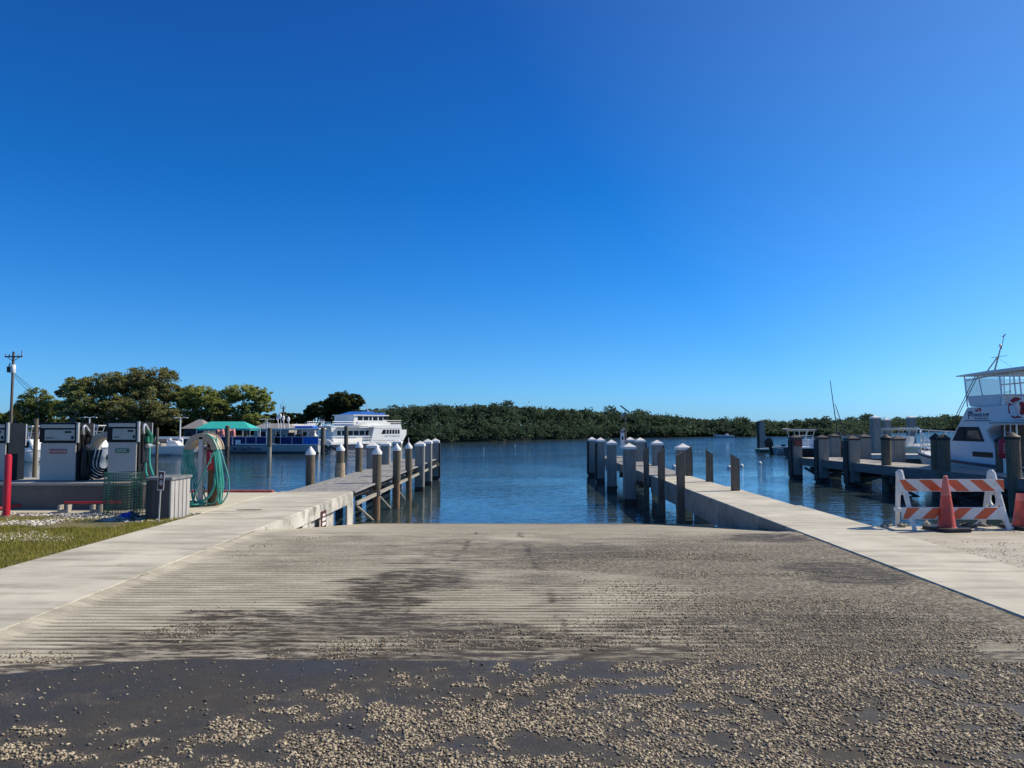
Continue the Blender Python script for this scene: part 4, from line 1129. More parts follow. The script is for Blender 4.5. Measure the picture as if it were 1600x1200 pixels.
m = MB(); m.lathe([(.2, h-35*s), (.26, h-34*s), (.26, h-22*s), (.2, h-21*s)], (3*s, -.3, 0), 12); m.build('transformer', CAPW, t, True)
m = MB(); m.lathe([(.16, h-33*s), (.2, h-24*s)], (-5*s, -.2, 0), 10); m.cyl((-5*s, -.2, h-24*s), (-3*s, -.2, h-18*s), .06, n=5); m.build('switchgear', BARKD, t, True)
m = MB()
for y0, y1, x1 in ((578, 622, 75), (580, 632, 80), (583, 640, 78)):
    a, b = at(17, y0, d) - Vector((p0.x, d, -.8)), at(x1, y1, d+12) - Vector((p0.x, d, -.8))
    m.tube([a.lerp(b, f) - Vector((0, 0, .8*f*(1-f))) for f in np.linspace(0, 1, 8)], .022, 4)
m.build('cable', RUBBER, t)

# ================================================================== BOATS
GLASS = M('dark_boat_glass', (.008, .013, .022), .3, .2, 2, spec=.15)
NAVY = M('navy_cloth', (.006, .016, .12), .75, .15, 4)
BRIGHTB = M('bright_blue_cloth', (.012, .15, .58), .7, .12, 4)
STEEL = M('rail_steel', (.62, .62, .62), .3, .06, 8, metal=.5)
CREAM = M('cream_gelcoat', (.62, .57, .42), .4, .08, 2)
GREYH = M('grey_hull_paint', (.42, .46, .47), .45, .08, 1.5, dirt=(.3, .32, .32), dirt_amt=.35)
BOOT = M('dark_boot_stripe', (.015, .018, .024), .5, .2, 3)
OBMOT = M('black_cowling', (.012, .012, .014), .25, .15, 4)
def hull(L, B, zb, zs, keel=-.35, flare=.82, rake=.9, pt=2.3, full=.45):
    """x from stern (0) to bow (L); returns rings of the outer hull, bottom to sheer"""
    rings = []
    for i in range(19):
        f = i/18; x = L*f
        w_ = B/2*(1-max(0, (f-full)/(1-full))**pt); w_ = max(w_, .02)
        sh = zs + (zb-zs)*f**2
        kz = keel + (sh-keel)*.55*max(0, (f-.72)/.28)**2
        xs_ = x
        cb = w_*flare*(1-.35*max(0, f-.5)); cz = keel*.2 + (sh-keel)*.22 + .3*(sh)*max(0, f-.6)
        rings.append([(xs_-rake*.5*f**3, 0, kz), (xs_-rake*.25*f**3, -cb, cz), (xs_, -w_, sh), (xs_, w_, sh), (xs_-rake*.25*f**3, cb, cz)])
    return rings
def boat(name, label, pos, rz, L, B, zb, zs, mat, group=None, cat='boat', bul=.10, stripe=None, **kw):
    t = thing(name, label, cat, pos, rz, group)
    r = hull(L, B, zb, zs, **kw)
    MB().loft(r).build('hull', mat, t, True)
    m = MB(); rr = []
    for ring in r:
        x, w_, sh = ring[2][0], ring[3][1], ring[2][2]
        wi = max(w_-.14, .008)
        rr.append([(x, -w_-.03, sh-.05), (x, -w_-.03, sh+.05), (x, -wi, sh+.05), (x, -wi, sh-.0)])
    for sgn in (1, -1):
        m.loft([[(p[0], p[1]*sgn, p[2]) for p in ring] for ring in rr])
    m.build('gunwale', WHITE() if stripe is None else stripe, t, True)
    return t, r
def outboard(m_parent, x, y, z, s=1.0, tilt=0.0, mat=None, name='outboard'):
    rot = Matrix.Rotation(tilt, 3, 'Y')
    m = MB()
    prof = [(-.32, .20), (-.36, .5), (-.30, .80), (-.05, .93), (.18, .86), (.22, .45), (.15, .2)]
    m.prism([(a*s, b*s) for a, b in prof], 1, -.2*s, .2*s)
    m.v = [tuple(rot @ Vector(v) + Vector((x, y, z))) for v in m.v]
    o = m.build(name, mat or OBMOT, m_parent, bevel=.06*s)
    m = MB(); m.prism([(-.12*s, .22*s), (.1*s, .22*s), (.06*s, -.7*s), (-.22*s, -.72*s), (-.10*s, -.2*s)], 1, -.07*s, .07*s)
    m.b2((-.3*s, -.1*s, -.32*s), (.0, .1*s, -.28*s))
    m.v = [tuple(rot @ Vector(v) + Vector((x, y, z))) for v in m.v]
    m.build('leg', OBMOT, o)
    return o
def ttop(t, x0, x1, w_, z0, z1, mat=None, legs=True):
    MB().b2((x0, -w_, z1), (x1, w_, z1+.07)).build('hard_top', mat or WHITE(), t, bevel=.02)
    m = MB()
    for s_ in (-1, 1):
        for a, b in ((.25, .1), (.55, .62), (.8, .95)):
            m.cyl((x0+(x1-x0)*a, s_*w_*.7, z0), (x0+(x1-x0)*b, s_*w_*.8, z1), .035, n=6)
        m.cyl((x0+(x1-x0)*.1, s_*w_*.8, z1-.06), (x1-.2, s_*w_*.8, z1-.06), .03, n=5)
        m.cyl((x0+(x1-x0)*.3, s_*w_*.72, z0+(z1-z0)*.5), (x0+(x1-x0)*.85, s_*w_*.75, z0+(z1-z0)*.55), .025, n=5)
    m.build('tower_frame', STEEL, t, True)

# --- dive boat at right (bow away from the camera)
S0 = Vector((19.75, 23.2, WATER)); DL = 13.3
t, r = boat('dive_boat', 'white dive boat with sloping cabin and flybridge moored beside the right channel dock', S0, R(90), DL, 4.1, 1.55, 1.12, WHITE(), stripe=M('blue_rub_rail', (.03, .05, .09), .5), pt=2.6, full=.5)
Wz = lambda z: z - WATER
Lx = lambda Y: Y - S0.y
pw = 1.62
DECKW = M('white_deck', (.68, .68, .66), .6, .06, 3)
MB().prism([(.1, -1.9), (7.0, -1.9), (10.6, -1.35), (12.4, -.5), (12.4, .5), (10.6, 1.35), (7.0, 1.9), (.1, 1.9)], 2, .95, 1.05).build('deck', DECKW, t)
prof = [(Lx(32.6), Wz(.28)), (Lx(31.35), Wz(.95)), (Lx(30.05), Wz(2.38)), (Lx(27.2), Wz(2.42)), (Lx(26.9), Wz(1.84)), (Lx(28.55), Wz(1.80)), (Lx(28.75), Wz(1.35)), (Lx(28.1), Wz(.5)), (Lx(28.05), Wz(-.05)), (Lx(32.6), Wz(-.05))]
CABW = M('cabin_gelcoat', (.70, .71, .72), .35, .04, 1.5)
cab = MB()
n_ = len(prof)
cab.prism(prof, 1, -pw, pw)
cab = cab.build('cabin', CABW, t, bevel=.03)
m = MB(); m.prism([(Lx(31.1), Wz(1.02)), (Lx(30.62), Wz(1.60)), (Lx(29.3), Wz(1.60)), (Lx(28.97), Wz(1.02))], 1, pw+.005, pw+.02); wi = m.build('window', GLASS, cab, bevel=.03)
m = MB(); m.b2((Lx(30.28), pw+.022, Wz(1.03)), (Lx(30.22), pw+.028, Wz(1.59))); m.build('window_frame', PDARK, wi)
m = MB(); m.prism([(Lx(30.1), Wz(1.12)), (Lx(29.95), Wz(1.45)), (Lx(29.35), Wz(1.45)), (Lx(29.15), Wz(1.12))], 1, pw+.022, pw+.026); m.build('painted_reflection', M('reflection_tone', (.035, .045, .05), .12), wi)  # paler pane laid on the glass as a painted reflection
MB().b2((Lx(29.75), pw+.002, Wz(.42)), (Lx(28.5), pw+.015, Wz(.62))).build('vent_window', GLASS, cab)
MB().b2((Lx(30.2), pw+.001, Wz(1.83)), (Lx(28.6), pw+.02, Wz(1.86))).build('trim_line', M('blue_rub_rail', (.03, .05, .09)), cab)
NAVYT = M('navy_letter', (.01, .02, .08), .5, .05)
TR = (R(90), 0, R(180))
text('John', .13, NAVYT, cab, (Lx(29.75), pw+.008, Wz(2.20)), TR)
text('PENNEKAMP', .20, NAVYT, cab, (Lx(29.22), pw+.008, Wz(2.06)), TR, sx=1.05)
text('P', .46, NAVYT, cab, (Lx(29.88), pw+.01, Wz(2.04)), TR)
text('DIVE AND SNORKEL', .085, NAVYT, cab, (Lx(29.15), pw+.008, Wz(1.93)), TR, sx=1.15)
fl = MB().b2((Lx(29.48), pw+.004, Wz(2.2)), (Lx(29.12), pw+.012, Wz(2.33))).build('dive_flag', M('flag_red', (.4, .02, .02), .5), cab)
m = MB(); m.prism([(Lx(29.48), Wz(2.33)), (Lx(29.42), Wz(2.33)), (Lx(29.12), Wz(2.2)), (Lx(29.18), Wz(2.2))], 1, pw+.0125, pw+.015); m.build('flag_stripe', CAPW, fl)
# flybridge, enclosure, hardtop
m = MB(); m.prism([(Lx(30.15), Wz(2.41)), (Lx(30.35), Wz(2.85)), (Lx(28.1), Wz(2.85)), (Lx(28.25), Wz(2.41))], 1, -1.45, 1.45); m.build('flybridge', CABW, t, bevel=.04)
m = MB()
CLEAR = bpy.data.materials.new('clear_vinyl'); CLEAR.use_nodes = True
b_ = CLEAR.node_tree.nodes['Principled BSDF']; b_.inputs['Base Color'].default_value = (.62, .68, .72, 1); b_.inputs['Roughness'].default_value = .25; b_.inputs['Alpha'].default_value = .42
m.add([(Lx(30.33), 1.43, Wz(2.85)), (Lx(28.12), 1.43, Wz(2.85)), (Lx(28.0), 1.43, Wz(3.62)), (Lx(30.5), 1.43, Wz(3.58))], [(0,1,2,3)])
m.add([(Lx(30.33), -1.43, Wz(2.85)), (Lx(28.12), -1.43, Wz(2.85)), (Lx(28.0), -1.43, Wz(3.62)), (Lx(30.5), -1.43, Wz(3.58))], [(0,1,2,3)])
m.add([(Lx(30.33), 1.43, Wz(2.85)), (Lx(30.33), -1.43, Wz(2.85)), (Lx(30.5), -1.43, Wz(3.58)), (Lx(30.5), 1.43, Wz(3.58))], [(0,1,2,3)])
m.build('clear_curtain', CLEAR, t)
m = MB(); m.prism([(Lx(30.55), Wz(3.66)), (Lx(30.55), Wz(3.70)), (Lx(28.5), Wz(3.76)), (Lx(25.0), Wz(3.78)), (Lx(24.9), Wz(3.70)), (Lx(27.0), Wz(3.66))], 1, -1.75, 1.75); m.build('hard_top', WHITE(), t, bevel=.02)
for s_ in (1, -1):
    m = MB()
    for Y_ in (30.3, 28.1, 27.3, 27.0, 25.5): m.cyl((Lx(Y_), 1.43*s_, Wz(2.4)), (Lx(Y_+.15), 1.43*s_, Wz(3.68)), .028, n=6)
    m.cyl((Lx(29.3), 1.44*s_, Wz(2.85)), (Lx(29.5), 1.44*s_, Wz(3.6)), .02, n=5)
    for z_ in (2.75, 3.2): m.cyl((Lx(28.2), 1.44*s_, Wz(z_)), (Lx(23.3), 1.44*s_, Wz(z_)), .024, n=5)
    m.tube([(Lx(25.5), 1.44*s_, Wz(3.66)), (Lx(28.1), 1.44*s_, Wz(3.62)), (Lx(30.3), 1.44*s_, Wz(3.5))], .03, 5)
    m.build('bridge_frame', STEEL, t, True)
m = MB()
for Y_ in (27.75, 27.42): m.cyl((Lx(Y_), 1.66, Wz(.2)), (Lx(Y_+.1), 1.5, Wz(3.7)), .022, n=5)
for z_ in np.arange(.5, 3.5, .3): m.cyl((Lx(27.75+.02), 1.65-.043*(z_-.2), Wz(z_)), (Lx(27.42+.02), 1.65-.043*(z_-.2), Wz(z_)), .016, n=5)
m.build('ladder', STEEL, t, True)
MB().b2((Lx(28.02), -1.5, Wz(0.0)), (Lx(27.98), 1.58, Wz(1.66))).build('bulkhead_dark_sheet', BOOT, t)  # dark sheet added over the pale aft bulkhead, darkening the recess under the roof
m = MB(); m.prism([(Lx(28.6), Wz(1.62)), (Lx(28.3), Wz(1.80)), (Lx(23.2), Wz(1.84)), (Lx(23.2), Wz(1.72)), (Lx(28.0), Wz(1.68)), (Lx(28.45), Wz(1.42))], 1, -1.9, 1.9); m.build('aft_roof', WHITE(), t, bevel=.02)
m = MB(); m.b2((Lx(28.2), 1.905, Wz(1.735)), (Lx(23.2), 1.92, Wz(1.765))); m.build('roof_trim', BOOT, t)
m = MB()
for Y_ in (26.9, 25.4, 23.6):
    for s_ in (1, -1): m.cyl((Lx(Y_), 1.75*s_, Wz(0)), (Lx(Y_), 1.75*s_, Wz(1.7)), .03, n=6)
m.build('roof_post', STEEL, t, True)
# bow rail with pulpit
m = MB()
def sheer(f, inset=.1, up=0.0):
    i = min(int(f*18), 17); g_ = f*18-i
    a, b = Vector(r[i][3]), Vector(r[i+1][3]); p = a.lerp(b, g_); return Vector((p.x, max(p.y-inset, .05), p.z+up))
for s_ in (1, -1):
    path = [sheer(f, .12, .95*min(1, (f-.55)/.25) if f > .56 else .02) for f in np.linspace(.56, .995, 12)]
    mid = [sheer(f, .12, .45*min(1, (f-.55)/.25)) for f in np.linspace(.6, .995, 10)]
    for pth in (path, mid): m.tube([Vector((p.x, p.y*s_, p.z)) for p in pth], .022, 6)
    for f in (.62, .70, .78, .86, .93, .98):
        a = sheer(f, .12, 0); b = sheer(f-.01, .12, .95*min(1, (f-.55)/.25)); m.cyl((a.x, a.y*s_, a.z), (b.x, b.y*s_, b.z), .02, n=6)
m.tube([(DL-.05, -.1, 2.5), (DL+.35, 0, 2.52), (DL-.05, .1, 2.5)], .025, 6)
m.build('bow_rail', STEEL, t, True)
m = MB(); m.b2((DL-.9, -.22, 1.58), (DL+.35, .22, 1.66)); m.build('bow_pulpit', WHITE(), t, bevel=.03)
# mast and antennas on the hardtop
zt = Wz(3.72)
m = MB(); m.cyl((Lx(30.35), .3, zt), (Lx(29.80), .3, zt+1.15), .035, .02, 6); m.cyl((Lx(31.05), .3, zt-.05), (Lx(30.05), .3, zt+.72), .025, n=5); m.cyl((Lx(30.85), .3, zt+.1), (Lx(30.25), .3, zt+.16), .03, n=5); m.cyl((Lx(30.45), .3, zt+.72), (Lx(29.45), .3, zt+.72), .012, n=4); m.cyl((Lx(29.80), .3, zt+1.0), (Lx(29.60), .3, zt+1.55), .012, n=4)
m.cyl((Lx(29.70), .3, zt+1.5), (Lx(29.50), .3, zt+1.58), .02, n=4); m.cyl((Lx(31.15), .3, zt+.16), (Lx(30.75), .3, zt+.16), .012, n=4); m.cyl((Lx(30.05), .3, zt+.7), (Lx(29.15), .3, zt+.2), .006, n=4)
mast = m.build('mast', DSTR, t)
m = MB(); m.lathe([(.05, 0), (.06, .08), (.03, .12)], (Lx(29.85), .3, zt+1.1), 8); m.lathe([(.09, 0), (.09, .07), (.04, .1)], (Lx(30.1), .4, zt), 10); m.build('light', CAPW, mast, True)
m = MB()
for k in (0, .16): m.cyl((Lx(29.2-k), 1.74, Wz(3.62)), (Lx(30.95-k), 1.86, Wz(1.45)), .014, n=5)
m.build('outrigger', BOOT, t, True)
for lab, Y_, z_ in (('upper red life ring hanging on the dive boat rail', 27.15, 2.28), ('lower red life ring hanging on the dive boat rail', 26.3, 2.26)):
    q = Vector((S0.x-1.56, Y_, z_))
    tt = thing('life_ring', lab if Y_ > 27 else 'second red life ring on the dive boat rail, farther right at the photo edge', 'life ring', q, 0, 'red life rings on the dive boat')
    tt['label'] = 'red life ring hanging on the dive boat rail beside the ladder' if Y_ > 27 else tt['label']
    MB().tube([(0, .34*math.cos(a), .34*math.sin(a)) for a in np.linspace(0, 6.283, 28)], .075, 8).build('ring', M('ring_red', (.40, .03, .04), .6, .2, 9), tt, True)
    m = MB()
    for a in (.8, 2.4, 3.9, 5.5): m.tube([(0, .34*math.cos(a+q_), .34*math.sin(a+q_)) for q_ in (-.12, 0, .12)], .08, 8)
    m.build('band', CAPW, tt, True)

# --- centre console with black outboard
a = gnd(1209, 710, WATER); b = gnd(1300, 709, WATER); d = a.y; LL = b.x-a.x
t, r = boat('console_boat', 'small white console boat with a black outboard floating off the channel dock', (a.x, d, WATER), R(4), LL+.6, 2.2, .75, .62, GREYH, 'small boats moored in the right basin', pt=2.0)
outboard(t, -.25, 0, .45, 1.25, R(-12))
MB().b2((LL*.42, -.45, .5), (LL*.62, .45, 1.42)).build('console', WHITE(), t, bevel=.06)
ttop(t, LL*.22, LL*.62, .9, 1.2, 2.28)
m = MB(); m.b2((LL*.08, -.95, .72), (LL*.98, .95, .78)); m.build('deck_liner', WHITE(), t)
m = MB(); m.tube([(LL*.22, -.6, 2.36), (LL*.1, -.6, 2.42)], .05, 6); m.build('rod', M('yellow_rod', (.5, .48, .3), .5), t)
MB().lathe([(.18, -.15), (.24, 0), (.18, .14)], (.95, -.0, .8), 12).build('fender', OBMOT, t, True)
# small green dinghy edge behind the outboard
p = gnd(1184, 707, WATER)
t, r = boat('dinghy', 'tiny green dinghy stern showing left of the black outboard', (p.x, p.y, WATER), R(8), 2.2, 1.2, .45, .35, M('green_dinghy', (.03, .13, .10), .5), 'small boats moored in the right basin')
MB().b2((.5, -.5, .3), (.8, .5, .36)).build('seat', WHITE(), t)

# --- boat with outrigger poles between the piles
p = gnd(1322, 721, WATER)
t, r = boat('fishing_boat', 'small fishing boat with two tall dark outrigger poles between the channel dock piles', (p.x-2.0, p.y+6, WATER), R(10), 6.2, 2.2, 1.0, .85, BOOT, 'small boats moored in the right basin')
MB().b2((2.2, -.8, .9), (3.6, .8, 1.55)).build('cabin', WHITE(), t, bevel=.08)
MB().b2((.3, -.95, .86), (5.2, .95, .93)).build('deck_liner', WHITE(), t)
d = p.y+6
for (x0, y0, x1, y1) in ((1297, 594.5, 1309, 680), (1305, 632, 1322, 682)):
    A, B_ = at(x0, y0, d), at(x1, y1, d)
    m = MB(); inv = Matrix.Rotation(-R(10), 3, 'Z'); o_ = Vector((p.x-2.0, p.y+6, WATER))
    m.cyl(inv @ (B_-o_), inv @ (A-o_), .05, .025, n=6); m.build('outrigger', BOOT, t, True)
MB().lathe([(.03, 0), (.12, .05), (.1, .3), (.02, .4)], (4.2, .2, 1.0), 8).build('light', M('amber_light', (.4, .12, .03), .4), t, True)

# --- cream console boat with long hard top
a = at(1392, 700, 56); b = at(1474, 700, 58); LL = (b-a).length
t, r = boat('console_boat', 'cream hulled console boat with a long white hard top on the floating dock side', (a.x, 56, WATER), math.atan2(b.y-a.y, b.x-a.x), LL+1.0, 2.5, 1.35, 1.15, CREAM, 'small boats moored in the right basin')
ttop(t, -.3, 1.9, 1.0, 1.2, 2.45)
ttop_m = MB().b2((1.0, -.5, 1.0), (1.9, .5, 1.9)).build('console', WHITE(), t, bevel=.07)
m = MB()
for i in range(5): m.cyl((.2+.35*i, -.95, 2.2), (.32+.35*i, -.98, 2.6), .02, n=4)
m.build('rod_holder', STEEL, t); outboard(t, -.6, 0, .9, 1.1, R(-10), M('olive_cover', (.22, .27, .12), .6))
q = at(1358, 690, 46.5)
o = MB(); o.loft([[(.16*math.cos(a)*s_, .12*math.sin(a)*s_, z_) for a in np.linspace(0, 6.283, 11)[:-1]] for s_, z_ in ((.1, 0), (.8, .3), (1, .8), (.8, 1.3), (.1, 1.6))])
o = o.build('kayak', OBMOT, None, True); o.location = (q.x, 50.5, WATER+.8); o.rotation_euler = (R(12), R(-10), 0); tag(o, 'dark kayak stood on end beside the tallest white capped pile', 'kayak')
# --- tiny runabout far off by the mangroves
p = gnd(1440, 676.2, WATER)
t, r = boat('runabout', 'tiny dark runabout far off before the mangroves, seen under the bow rail', (p.x, p.y, WATER), R(185), 7.5, 2.6, 1.6, 1.2, BOOT, 'distant boats on the channel')
MB().b2((2.0, -1, 1.2), (4.4, 1, 2.3)).build('cabin', WHITE(), t, bevel=.1)
p = gnd(1147, 684, WATER)
t, r = boat('skiff', 'tiny white skiff far off beneath the mangroves right of the solar light', (p.x, p.y, WATER), R(170), 4.5, 1.6, .7, .5, WHITE(), 'distant boats on the channel')
MB().b2((1.2, -.5, .4), (1.8, .5, .9)).build('console', WHITE(), t, bevel=.05)

# --- blue tour boat (left), bow to the left
a = gnd(496, 708.8, WATER); b = gnd(326, 708.8, WATER); d = a.y; LL = a.x-b.x; sc = d/F
t, r = boat('tour_boat', 'long grey hulled tour boat with navy side cloths and flat white roof', (a.x, d+1.3, WATER), R(180), LL, 2.6, .95, .86, GREYH, pt=2.2, full=.7, keel=-.3)
sy = 1.3   # camera side is local +y (boat turned around)
Bx = lambda x: (a.x - at(x, 690, d).x)
Zp = lambda y: at(400, y, d).z - WATER
MB().b2((.0, -1.2, .80), (LL-1.2, 1.2, .88)).build('deck', DECKW, t)
m = MB(); m.b2((.05, sy-.02, -.05), (LL*.8, sy+.025, .14)); m.build('boot_stripe', BOOT, t)
for x0, x1, mt in ((416, 364, NAVY), (473, 438, NAVY), (497, 473, BRIGHTB), (362, 336, NAVY)):
    m = MB(); m.b2((Bx(x0), sy-.06, Zp(696)), (Bx(x1), sy-.02, Zp(683.2))); m.build('side_cloth', mt, t)
for x0, x1 in ((497, 440),):
    m = MB(); m.b2((Bx(x0), -sy+.02, Zp(696)), (Bx(x1), -sy+.06, Zp(683.2))); m.build('side_cloth', NAVY, t)
m = MB(); m.b2((Bx(499), -1.35, Zp(671.2)), (Bx(386), 1.4, Zp(669.2))); m.build('roof', WHITE(), t, bevel=.03)
m = MB()
for x in (497, 480, 460, 438, 417, 402, 390):
    for s_ in (1, -1): m.cyl((Bx(x), 1.2*s_, .85), (Bx(x), 1.25*s_, Zp(671)), .035, n=6)
for x in (495, 440):
    m.cyl((Bx(x), 1.22, Zp(682)), (Bx(x-9), 1.22, Zp(671)), .03, n=5); m.cyl((Bx(x-18), 1.22, Zp(682)), (Bx(x-9), 1.22, Zp(671)), .03, n=5)
m.build('roof_post', STEEL, t, True)
m = MB()
for x in (416, 400, 384, 364, 438, 456, 473): m.cyl((Bx(x), sy-.03, .85), (Bx(x), sy-.03, Zp(682)), .03, n=5)
m.cyl((Bx(497), sy-.03, Zp(682.6)), (Bx(336), sy-.03, Zp(682.6)), .03, n=5)
m.build('rail', STEEL, t, True)
m = MB(); m.b2((Bx(452), -.6, .85), (Bx(446), .6, Zp(676))); m.b2((Bx(466), -.6, .85), (Bx(456), .5, Zp(679))); m.build('seat_row', M('dark_red_seats', (.10, .03, .03), .7, .4, 3), t, bevel=.05)
m = MB(); m.b2((Bx(437), -.4, .85), (Bx(425), .6, Zp(680))); m.build('console', PDARK, t, bevel=.08)
m = MB(); m.b2((Bx(376), sy-.05, Zp(695)), (Bx(368), sy+.05, Zp(687.5))); m.build('locker', CAPW, t, bevel=.03)
text('Sea Dweller', .42, NAVYT, t, (Bx(393), sy+.035, Zp(701.3)), (R(90), 0, R(180)), sx=1.0)
m = MB(); m.lathe([(.02, 0), (.12, .03), (.02, .06)], (0, 0, 0), 8); m.v = [(Bx(367)+v[0], sy+.02+v[2], Zp(701)+v[1]) for v in m.v]; m.build('emblem', NAVYT, t)
for k, x in enumerate((485, 497, 510)):
    outboard(t, Bx(x)-.1, .55-.45*k, .60, 1.05, R(35+8*k), WHITE())
blk = MB().b2((Bx(487), -1.0, Zp(671)+.12), (Bx(457), .9, Zp(665.5))); 
o = blk.build('bimini_cover', BRIGHTB, t, bevel=.08)
MB().tube([(Bx(414), 0, Zp(669)), (Bx(414), 0, Zp(660)), (Bx(405), 0, Zp(660)), (Bx(405), 0, Zp(669))], .04, 5).build('roof_rack', STEEL, t, True)
MB().tube([(Bx(471), .2, Zp(665)), (Bx(471), .2, Zp(661)), (Bx(480), .2, Zp(661)), (Bx(480), .2, Zp(665))], .035, 5).build('roof_rack', STEEL, t, True)
m = MB()
for x, yt in ((430, 655), (434, 652), (439, 655), (447, 657)):
    m.cyl((Bx(x), .3, Zp(669)), (Bx(x-2), .3, Zp(yt)), .03, n=5); m.lathe([(.06, 0), (.14, .12), (.12, .4), (.03, .5)], (Bx(x-2), .3, Zp(yt+2)), 8)
m.build('antenna', CAPW, t, True)

# --- white two-deck ferry: bow away to the right
FH = R(53); a = at(511, 700, 86); zf = WATER
t = thing('tour_ferry', 'white two-deck tour ferry with blue top canopy moored beyond the left dock', 'ferry', (a.x, 86, zf), FH)
FL, FB = 10.6, 4.6; ca, sa = math.cos(FH), math.sin(FH)
def fx(px, yl=-FB/2):
    """local x of the point of the ferry's near side (local y = yl) seen at photo column px"""
    k_ = ray(px, 690).x
    # X = a.x + x*ca - yl*sa ; Y = 86 + x*sa + yl*ca
    return (k_*(86+yl*ca) - a.x + yl*sa)/(ca - k_*sa)
def fz(py, px=570):
    x = fx(px); Y_ = 86 + x*sa - FB/2*ca
    return at(px, py, Y_).z - zf
FW = M('ferry_white', (.80, .80, .78), .4, .04, 1.2)
y0, y1 = -FB/2, FB/2
x0, xm, xf, xe = fx(517), fx(584), fx(625), fx(633)
for s_ in (y0+.6, y1-.6):
    rr = hull(xe+.3, 1.1, .95, .8, keel=-.5, pt=2.2, full=.6)
    m = MB(); m.loft([[(p[0], p[1]+s_, p[2]) for p in ring] for ring in rr]); m.build('hull', FW if s_ < 0 else BOOT, t, True)
m = MB(); m.b2((x0, y0+.02, .0), (xm-.2, y0+.5, .52)); m.build('hull_band', M('navy_hull', (.015, .02, .05), .5), t)
m = MB(); m.b2((x0, y0, .52), (xf, y1, .78)); m.build('main_deck', FW, t, bevel=.02)
zU = fz(667)
m = MB(); m.b2((x0+.1, y0-.05, zU-.05), (xm+.3, y1+.05, zU+.12)); m.build('upper_deck', FW, t, bevel=.02)
# aft cabin wall set back under the overhang, with windows
m = MB(); m.b2((x0+.9, y0+.75, .78), (xm+.2, y1-.75, zU-.06)); aft = m.build('aft_cabin', FW, t)
for px0, px1 in ((528.5, 534), (536, 540), (545, 553), (554.5, 562), (563.5, 571), (573, 578)):
    m = MB(); m.b2((fx(px0)+.45, y0+.73, fz(680)), (fx(px1)+.45, y0+.749, fz(673))); m.build('window', GLASS, aft)
# forward full-width house, raked at its aft edge, flared to the bow
ring = []
prof = [(xm-.55, .62), (xm+.05, fz(664.5, 600)), (xf+.15, fz(663, 622)), (xf+.35, fz(672, 625)), (xf+.5, fz(684, 625)), (xf-.1, .62)]
m = MB(); m.prism(prof, 1, y0-.02, y1+.02); fwd = m.build('forward_house', FW, t, bevel=.05)
wp = [(595.5, 602.5), (603.5, 607), (608, 611.5), (612.5, 616), (617, 620), (621, 624)]
for i, (px0, px1) in enumerate(wp):
    u0, u1 = fx(px0), fx(px1); zb0, zt0 = fz(678, 600), fz(671.2, 610)
    m = MB(); m.prism([(u0, zb0), (u0+(.28 if i == 0 else .02), zt0), (u1, zt0), (u1, zb0)], 1, y0-.035, y0-.021); m.build('window', GLASS, fwd)
text('SPIRIT OF PENNEKAMP', .30, M('grey_letter', (.18, .22, .30), .6), fwd, ((fx(601)+fx(624))/2, y0-.025, fz(681.7, 612)), (R(90), 0, 0), sx=.82)
m = MB(); m.b2((fx(586), y0-.04, fz(669.6, 605)), (fx(626), y0-.021, fz(669.1, 605))); m.b2((fx(583), y0-.04, fz(688.2, 605)), (fx(626), y0-.021, fz(687.6, 605))); m.build('rub_line', M('pale_line', (.45, .45, .45), .6), fwd)
# flared bow bulwark
m = MB(); m.prism([(xf+.2, .9), (xf+.35, fz(676, 628)), (xe+.5, fz(671, 632)), (xe+.45, fz(679, 632)), (xe-.1, fz(689, 630))], 1, y0+.2, y1-.2); m.build('bow_bulwark', FW, t, bevel=.06)
# pilothouse
ph0, ph1 = fx(556), fx(606)
zP0, zP1 = fz(660, 580), fz(648.3, 580)
m = MB(); m.prism([(ph0, zU+.1), (ph0+.1, zP1-.1), (ph1-.2, zP1-.1), (ph1+.3, zP0+.1), (ph1+.9, zP0-.1), (ph1+.9, zU+.1)], 1, y0+.5, y1-.5); ph = m.build('pilothouse', FW, t, bevel=.03)
for px0, px1 in ((560, 567.5), (569, 576.5), (578, 582), (584, 591), (593, 599)):
    m = MB(); m.b2((fx(px0)+.3, y0+.48, fz(656.6)), (fx(px1)+.3, y0+.499, fz(650.6))); m.build('window', GLASS, ph)
m = MB(); m.b2((ph0-.1, y0+.35, zP1-.1), (ph1+.5, y1-.35, zP1+.02)); m.build('roof', FW, ph)
m = MB(); m.b2((fx(603), y0+.48, fz(656, 605)), (fx(610), y0+.499, fz(650.6, 605))); m.build('window', GLASS, ph)
zc0, zc1 = zP1+.03, fz(642.5)
m = MB()
m.prism([(fx(557)+.4, zc0), (fx(566)+.3, zc1-.25), (fx(576)+.3, zc1), (fx(586)+.3, zc1-.02), (fx(590)+.3, zc0+.05)], 1, y0+.6, y1-.6)
m.prism([(fx(590)+.35, zc0), (fx(596)+.3, zc1-.2), (fx(605)+.1, zc1-.12), (fx(608), zc0)], 1, y0+.6, y1-.6)
m.build('canopy', BRIGHTB, t, bevel=.06)
m = MB(); m.cyl((fx(582)+.3, y0+1.2, zc1-.1), (fx(577)+.3, y0+1.2, fz(620.5)), .07, .03, n=6); m.cyl((fx(583)+.3, y0+1.2, zc1+.1), (fx(589)+.3, y0+1.2, zP1), .035, n=5); m.build('mast', FW, t, True)
